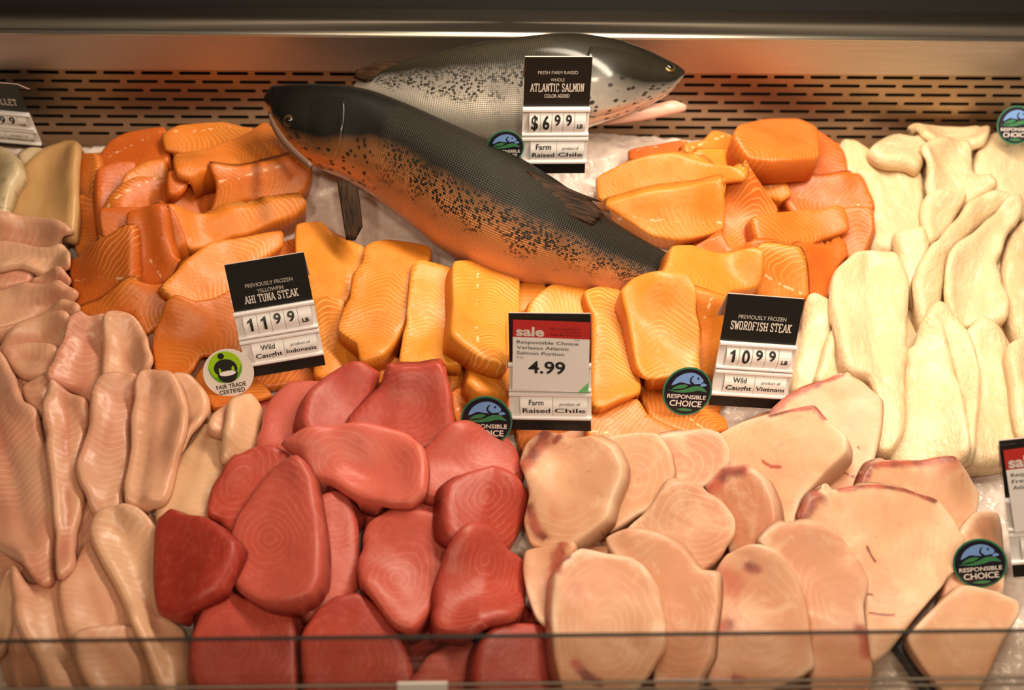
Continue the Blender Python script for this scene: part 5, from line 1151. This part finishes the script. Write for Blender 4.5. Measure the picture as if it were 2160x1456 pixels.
def eye(loft, x, phi, r, loc, parent):
    p = loft.at(np.array([x]), np.array([phi]))[0]; q = loft.at(np.array([x]), np.array([phi]), 0.01)[0]; n = (q - p) / np.linalg.norm(q - p)
    a = loft.at(np.array([x + .002]), np.array([phi]))[0] - p; a -= n * (a @ n); a /= np.linalg.norm(a); b = np.cross(n, a)
    def dome(rad, hgt, lift, N=20, K=5):
        V, F = [], []
        for k in range(K):
            t = k / K * math.pi / 2
            for i in range(N):
                f = 2 * math.pi * i / N; V.append(p + n * (lift + hgt * math.sin(t)) + (a * math.cos(f) + b * math.sin(f)) * rad * math.cos(t))
        V.append(p + n * (lift + hgt))
        for k in range(K - 1):
            for i in range(N): F.append((k * N + i, k * N + (i + 1) % N, (k + 1) * N + (i + 1) % N, (k + 1) * N + i))
        for i in range(N): F.append(((K - 1) * N + i, (K - 1) * N + (i + 1) % N, K * N))
        return V, F
    V, F = dome(r, r * .35, -.001); e = uv_mesh('eye', np.array(V), F, np.zeros((len(V), 2)), M_IRIS, parent, loc)
    V, F = dome(r * .62, r * .35, .0006); uv_mesh('pupil', np.array(V), F, np.zeros((len(V), 2)), M_EYE, e)
    e.children[0].data.transform(Matrix.Translation(Vector(-loc)))

# nearer fish: head at the back, tail under the portions
ST1 = [(35, 376, 40, 396, .110), (60, 332, 74, 455, .108), (125, 315, 122, 545, .105), (212, 310, 186, 635, .102), (325, 311, 284, 703, .098), (450, 321, 402, 752, .094),
       (565, 346, 500, 805, .090), (720, 405, 610, 880, .086), (900, 485, 750, 985, .082), (1090, 572, 905, 1110, .077), (1280, 675, 1070, 1195, .071), (1440, 775, 1250, 1248, .064),
       (1605, 895, 1450, 1268, .056), (1765, 1005, 1640, 1290, .048), (1905, 1085, 1790, 1318, .041), (2020, 1150, 1920, 1345, .036), (2130, 1215, 2060, 1370, .032)]
f1 = Loft(ST1, [.55, .62, .66, .68, .70, .72, .74, .76, .78, .78, .76, .74, .70, .64, .55, .5, .45], on_h)
M_F1 = mat_fish('salmon_skin_painted_sheen', (0.56, 0.22, 0.075), (0.74, 0.42, 0.26),   .44, .56, (0.006, 0.005, 0.004), 0.45)  # silver flank tinted orange: the portions' reflection painted into the colour
L1 = np.array(f1.C[6])
fish1 = empty('whole_salmon', Matrix.Translation(Vector(L1)), 'dark backed whole salmon lying in front, its tail end under salmon portions', 'whole fish', 'whole salmon on ice')
uv_mesh('body', *f1.mesh(0, f1.L[-1], 110, 0, 2 * math.pi, 56, True), M_F1, fish1, L1)
HL1 = 0.150
def gill_edge(HL, k): return lambda ph: HL * (0.93 + 0.10 * np.sin(np.clip((ph - .35) / 2.4, 0, 1) * np.pi)) * (1 - 0.10 * np.clip((ph - 1.9) / 1.0, 0, 1) * k)
gx0 = f1.L[3]
g1 = uv_mesh('gill_cover', *f1.mesh(gx0, 0, 16, 0.75, 2.75, 26, False, off=lambda x, p: -0.0022 + 0.0055 * np.clip((x - gx0) / .05, 0, 1) * np.clip((p - .75) / .35, 0, 1) * np.clip((2.75 - p) / .35, 0, 1), edge=gill_edge(f1.L[5] * 0.98, 1)), M_F1, fish1, L1, .0008, 1.0)
eye(f1, f1.L[3] * 0.93, 1.80, .0062, L1, fish1)
dep1 = (f1.C[10] - CP) @ CF; dep1b = (f1.C[5] - CP) @ CF
fin('dorsal_fin', ([(1285, 722, -.026), (1330, 800, -.031), (1390, 870, -.032), (1480, 930, -.030)], [(1640, 868, -.020), (1590, 860, -.020), (1656, 928, -.020), (1590, 985, -.024)]), dep1, L1, fish1, 14)
fin('pectoral_fin', ([(383, 765, -.026), (440, 768, -.026), (485, 800, -.024)], [(428, 1050, -.034), (470, 1052, -.034), (505, 985, -.032)]), dep1b, L1, fish1, 12)
jaw = Loft([(62, 440, 62, 456, .108), (92, 494, 80, 524, .107), (136, 556, 118, 588, .105), (196, 622, 180, 654, .103), (272, 690, 254, 714, .100)], [.8, .8, .8, .8, .8], on_h)
uv_mesh('lower_jaw', *jaw.mesh(0, jaw.L[-1], 16, 0, 2 * math.pi, 14, True), M_JAW, fish1, L1)

# farther fish: against the back panel, head the other way, mouth open
ST2 = [(2036, 248, 2032, 268, .208), (2010, 226, 1985, 330, .206), (1935, 186, 1895, 395, .203), (1830, 138, 1770, 450, .200), (1700, 97, 1650, 492, .197), (1560, 74, 1500, 540, .195),
       (1410, 72, 1360, 570, .196), (1250, 88, 1200, 580, .198), (1080, 112, 1020, 560, .200), (900, 150, 820, 500, .204), (740, 190, 670, 425, .210), (610, 232, 550, 365, .216), (515, 268, 460, 335, .222)]
f2 = Loft(ST2, [.5, .55, .6, .64, .66, .66, .66, .66, .66, .66, .66, .62, .5], lambda m, y: on_y(m[0], m[1], y))
M_F2 = mat_fish('salmon_skin_silver', (0.62, 0.54, 0.47), (0.94, 0.88, 0.78), .36, .53, (0.010, 0.008, 0.005), 0.4)
L2 = np.array(f2.C[6])
fish2 = empty('whole_salmon', Matrix.Translation(Vector(L2)), 'silver whole salmon lying behind with open mouth, price sign in front of its side', 'whole fish', 'whole salmon on ice')
uv_mesh('body', *f2.mesh(0, f2.L[-1], 100, 0, 2 * math.pi, 56, True), M_F2, fish2, L2)
gx2 = f2.L[2]
uv_mesh('gill_cover', *f2.mesh(gx2, 0, 16, 0.75, 2.7, 26, False, off=lambda x, p: -0.0022 + 0.0052 * np.clip((x - gx2) / .05, 0, 1) * np.clip((p - .75) / .35, 0, 1) * np.clip((2.7 - p) / .35, 0, 1), edge=gill_edge(f2.L[5] * 0.95, 1)), M_F2, fish2, L2, .0008, 1.0)
eye(f2, f2.L[1] + (f2.L[2] - f2.L[1]) * 0.7, 0.95, .0060, L2, fish2)
jaw2 = Loft([(2040, 408, 2036, 438, .198), (1990, 388, 1985, 452, .196), (1900, 400, 1895, 472, .194), (1800, 400, 1795, 488, .192), (1690, 400, 1680, 500, .190), (1610, 400, 1600, 500, .190)], [.9, .8, .7, .6, .5, .4], lambda m, y: on_y(m[0], m[1], y))
M_JAW2 = plain('pale_jaw', (0.78, 0.46, 0.36), 0.3)
uv_mesh('lower_jaw', *jaw2.mesh(0, jaw2.L[-1], 24, 0, 2 * math.pi, 18, True), M_JAW2, fish2, L2)
M_MOUTH = plain('mouth_lining', (0.62, 0.40, 0.32), 0.3)
mx = Loft([(1960, 300, 1925, 330, .196), (1905, 350, 1870, 385, .192), (1860, 395, 1830, 425, .190), (1830, 420, 1800, 455, .190)], [.5, .5, .5, .5], lambda m, y: on_y(m[0], m[1], y))
uv_mesh('upper_jaw', *mx.mesh(0, mx.L[-1], 14, 0, 2 * math.pi, 12, True), M_MOUTH, fish2, L2)
dep2 = (f2.C[10] - CP) @ CF
fin('adipose_fin', ([(720, 200, -.004), (640, 225, -.006), (520, 300, -.006)], [(560, 212, .0), (475, 245, .0), (462, 280, .0)]), dep2, L2, fish2, 8)
# ------------------------------------------------------------------ lay everything out, lowest first
SIGN_BASE = {}
def set_base(k_, dh=.001):
    c_ = SIGN_CORNERS[k_]; mx, my = (c_[2][0] + c_[3][0]) / 2, (c_[2][1] + c_[3][1]) / 2
    q = march(np.array([mx]), np.array([my]), H)[0]; q[1] = min(q[1], VW - .02)
    SIGN_BASE[k_] = to_world((q[0], q[1], float(bil(H, q[0], q[1])) + dh))
# the tail of the nearer fish carries the portions that lie over it
_V, _F, _U = f1.mesh(f1.L[-1] * .87, f1.L[-1], 16, 0, 2 * math.pi, 40, True)
raster_top(np.array([to_bed(p) for p in _V]), [(f[0], f[1], f[2]) for f in _F if len(f) == 4] + [(f[0], f[2], f[3]) for f in _F if len(f) == 4])
_seen = set()
for kind, crop, pts, label, tint, opt in PIECES:
    if kind == 't' and crop != 'O' and 't' not in _seen:
        for k_ in ('tuna', 'sale', 'sword'): set_base(k_, {'tuna': .028, 'sale': .024}.get(k_, .021))
        H_SALMON = H.copy()
    if kind == 'k' and 'k' not in _seen: pass
    if crop != 'O': _seen.add(kind)
    build_piece(kind, crop, pts, label, tint, opt)
set_base('second', .036); set_base('corner', .004); set_base('edge', .024)
SIGN_BASE['whole'] = on_y(1166, 366, 0.118)
all_signs()

# ------------------------------------------------------------------ front glass and what is on it
M_GLASS = mat_clear('front_glass', (0.865, 0.845, 0.815), 1.5)
M_GEDGE = plain('glass_edge', (0.030, 0.026, 0.022), 0.6, Specular_IOR_Level=0.1)
zg = on_y(1080, 1341, YG)[2]
root = empty('glass_guard', Matrix.Translation((0, YG, 0.88)), 'clear glass guard along the front, its dark top edge crossing the fish', 'glass guard')
mb = MB(); mb.box((-.9, -.0015, -.06), (.9, .0015, zg - .0007 - .88), M_GLASS); mb.build('pane', root)
mb = MB(); mb.box((-.9, -.0015, zg - .0007 - .88), (.9, .0015, zg - .88), M_GEDGE); mb.build('top_edge', root)
zr = on_y(1080, 1440, YG - .006)[2]
mb = MB(); mb.box((-.9, -.0065, zr - .02 - .88), (.9, -.0040, zr - .88), mat_clear('clear_rail', (0.86, 0.85, 0.83), 1.12))
for k in (0.0, .0075): mb.box((-.9, -.0078, zr - .0006 - k - .88), (.9, -.0064, zr + .0006 - k - .88), plain('reflected_streak', (0.20, 0.16, 0.13), 0.7, Specular_IOR_Level=0.1))  # rail added; its thin bars stand in for streaks reflected in the glass
mb.build('reflection_rail', root)
c0 = on_y(838, 1441, YG - .009); c1 = on_y(944, 1444, YG - .009)
mb = MB(); mb.box((c0[0], YG - .0100, c0[2] - .03), (c1[0], YG - .0082, c0[2]), M_WHITE)
tag(mb.build('blank_ticket'), 'blank cream ticket stuck in the added rail at the foot of the front glass', 'ticket')
# black divider between the swordfish and the next bay
q0 = march(np.array([1874.]), np.array([1348.]), H0)[0]; q1 = march(np.array([1968.]), np.array([1480.]), H0)[0]; q1[1] = max(q1[1], VG)
mb = MB(); dv = np.array([q1[0] - q0[0], q1[1] - q0[1]]); L_ = np.linalg.norm(dv); dv /= L_; nn = np.array([-dv[1], dv[0]])
Q = [(q0 + nn * .004), (q0 - nn * .004), (q1 - nn * .004), (q1 + nn * .004)]
V = [tuple(to_world((a[0], a[1], 0.001))) for a in Q] + [tuple(to_world((a[0], a[1], .012))) for a in Q]
mb.add(V, [(0, 1, 2, 3), (7, 6, 5, 4), (0, 4, 5, 1), (1, 5, 6, 2), (2, 6, 7, 3), (3, 7, 4, 0)], M_BLACK)
tag(mb.build('tray_divider'), 'black plastic divider strip on the ice behind the front glass', 'divider')
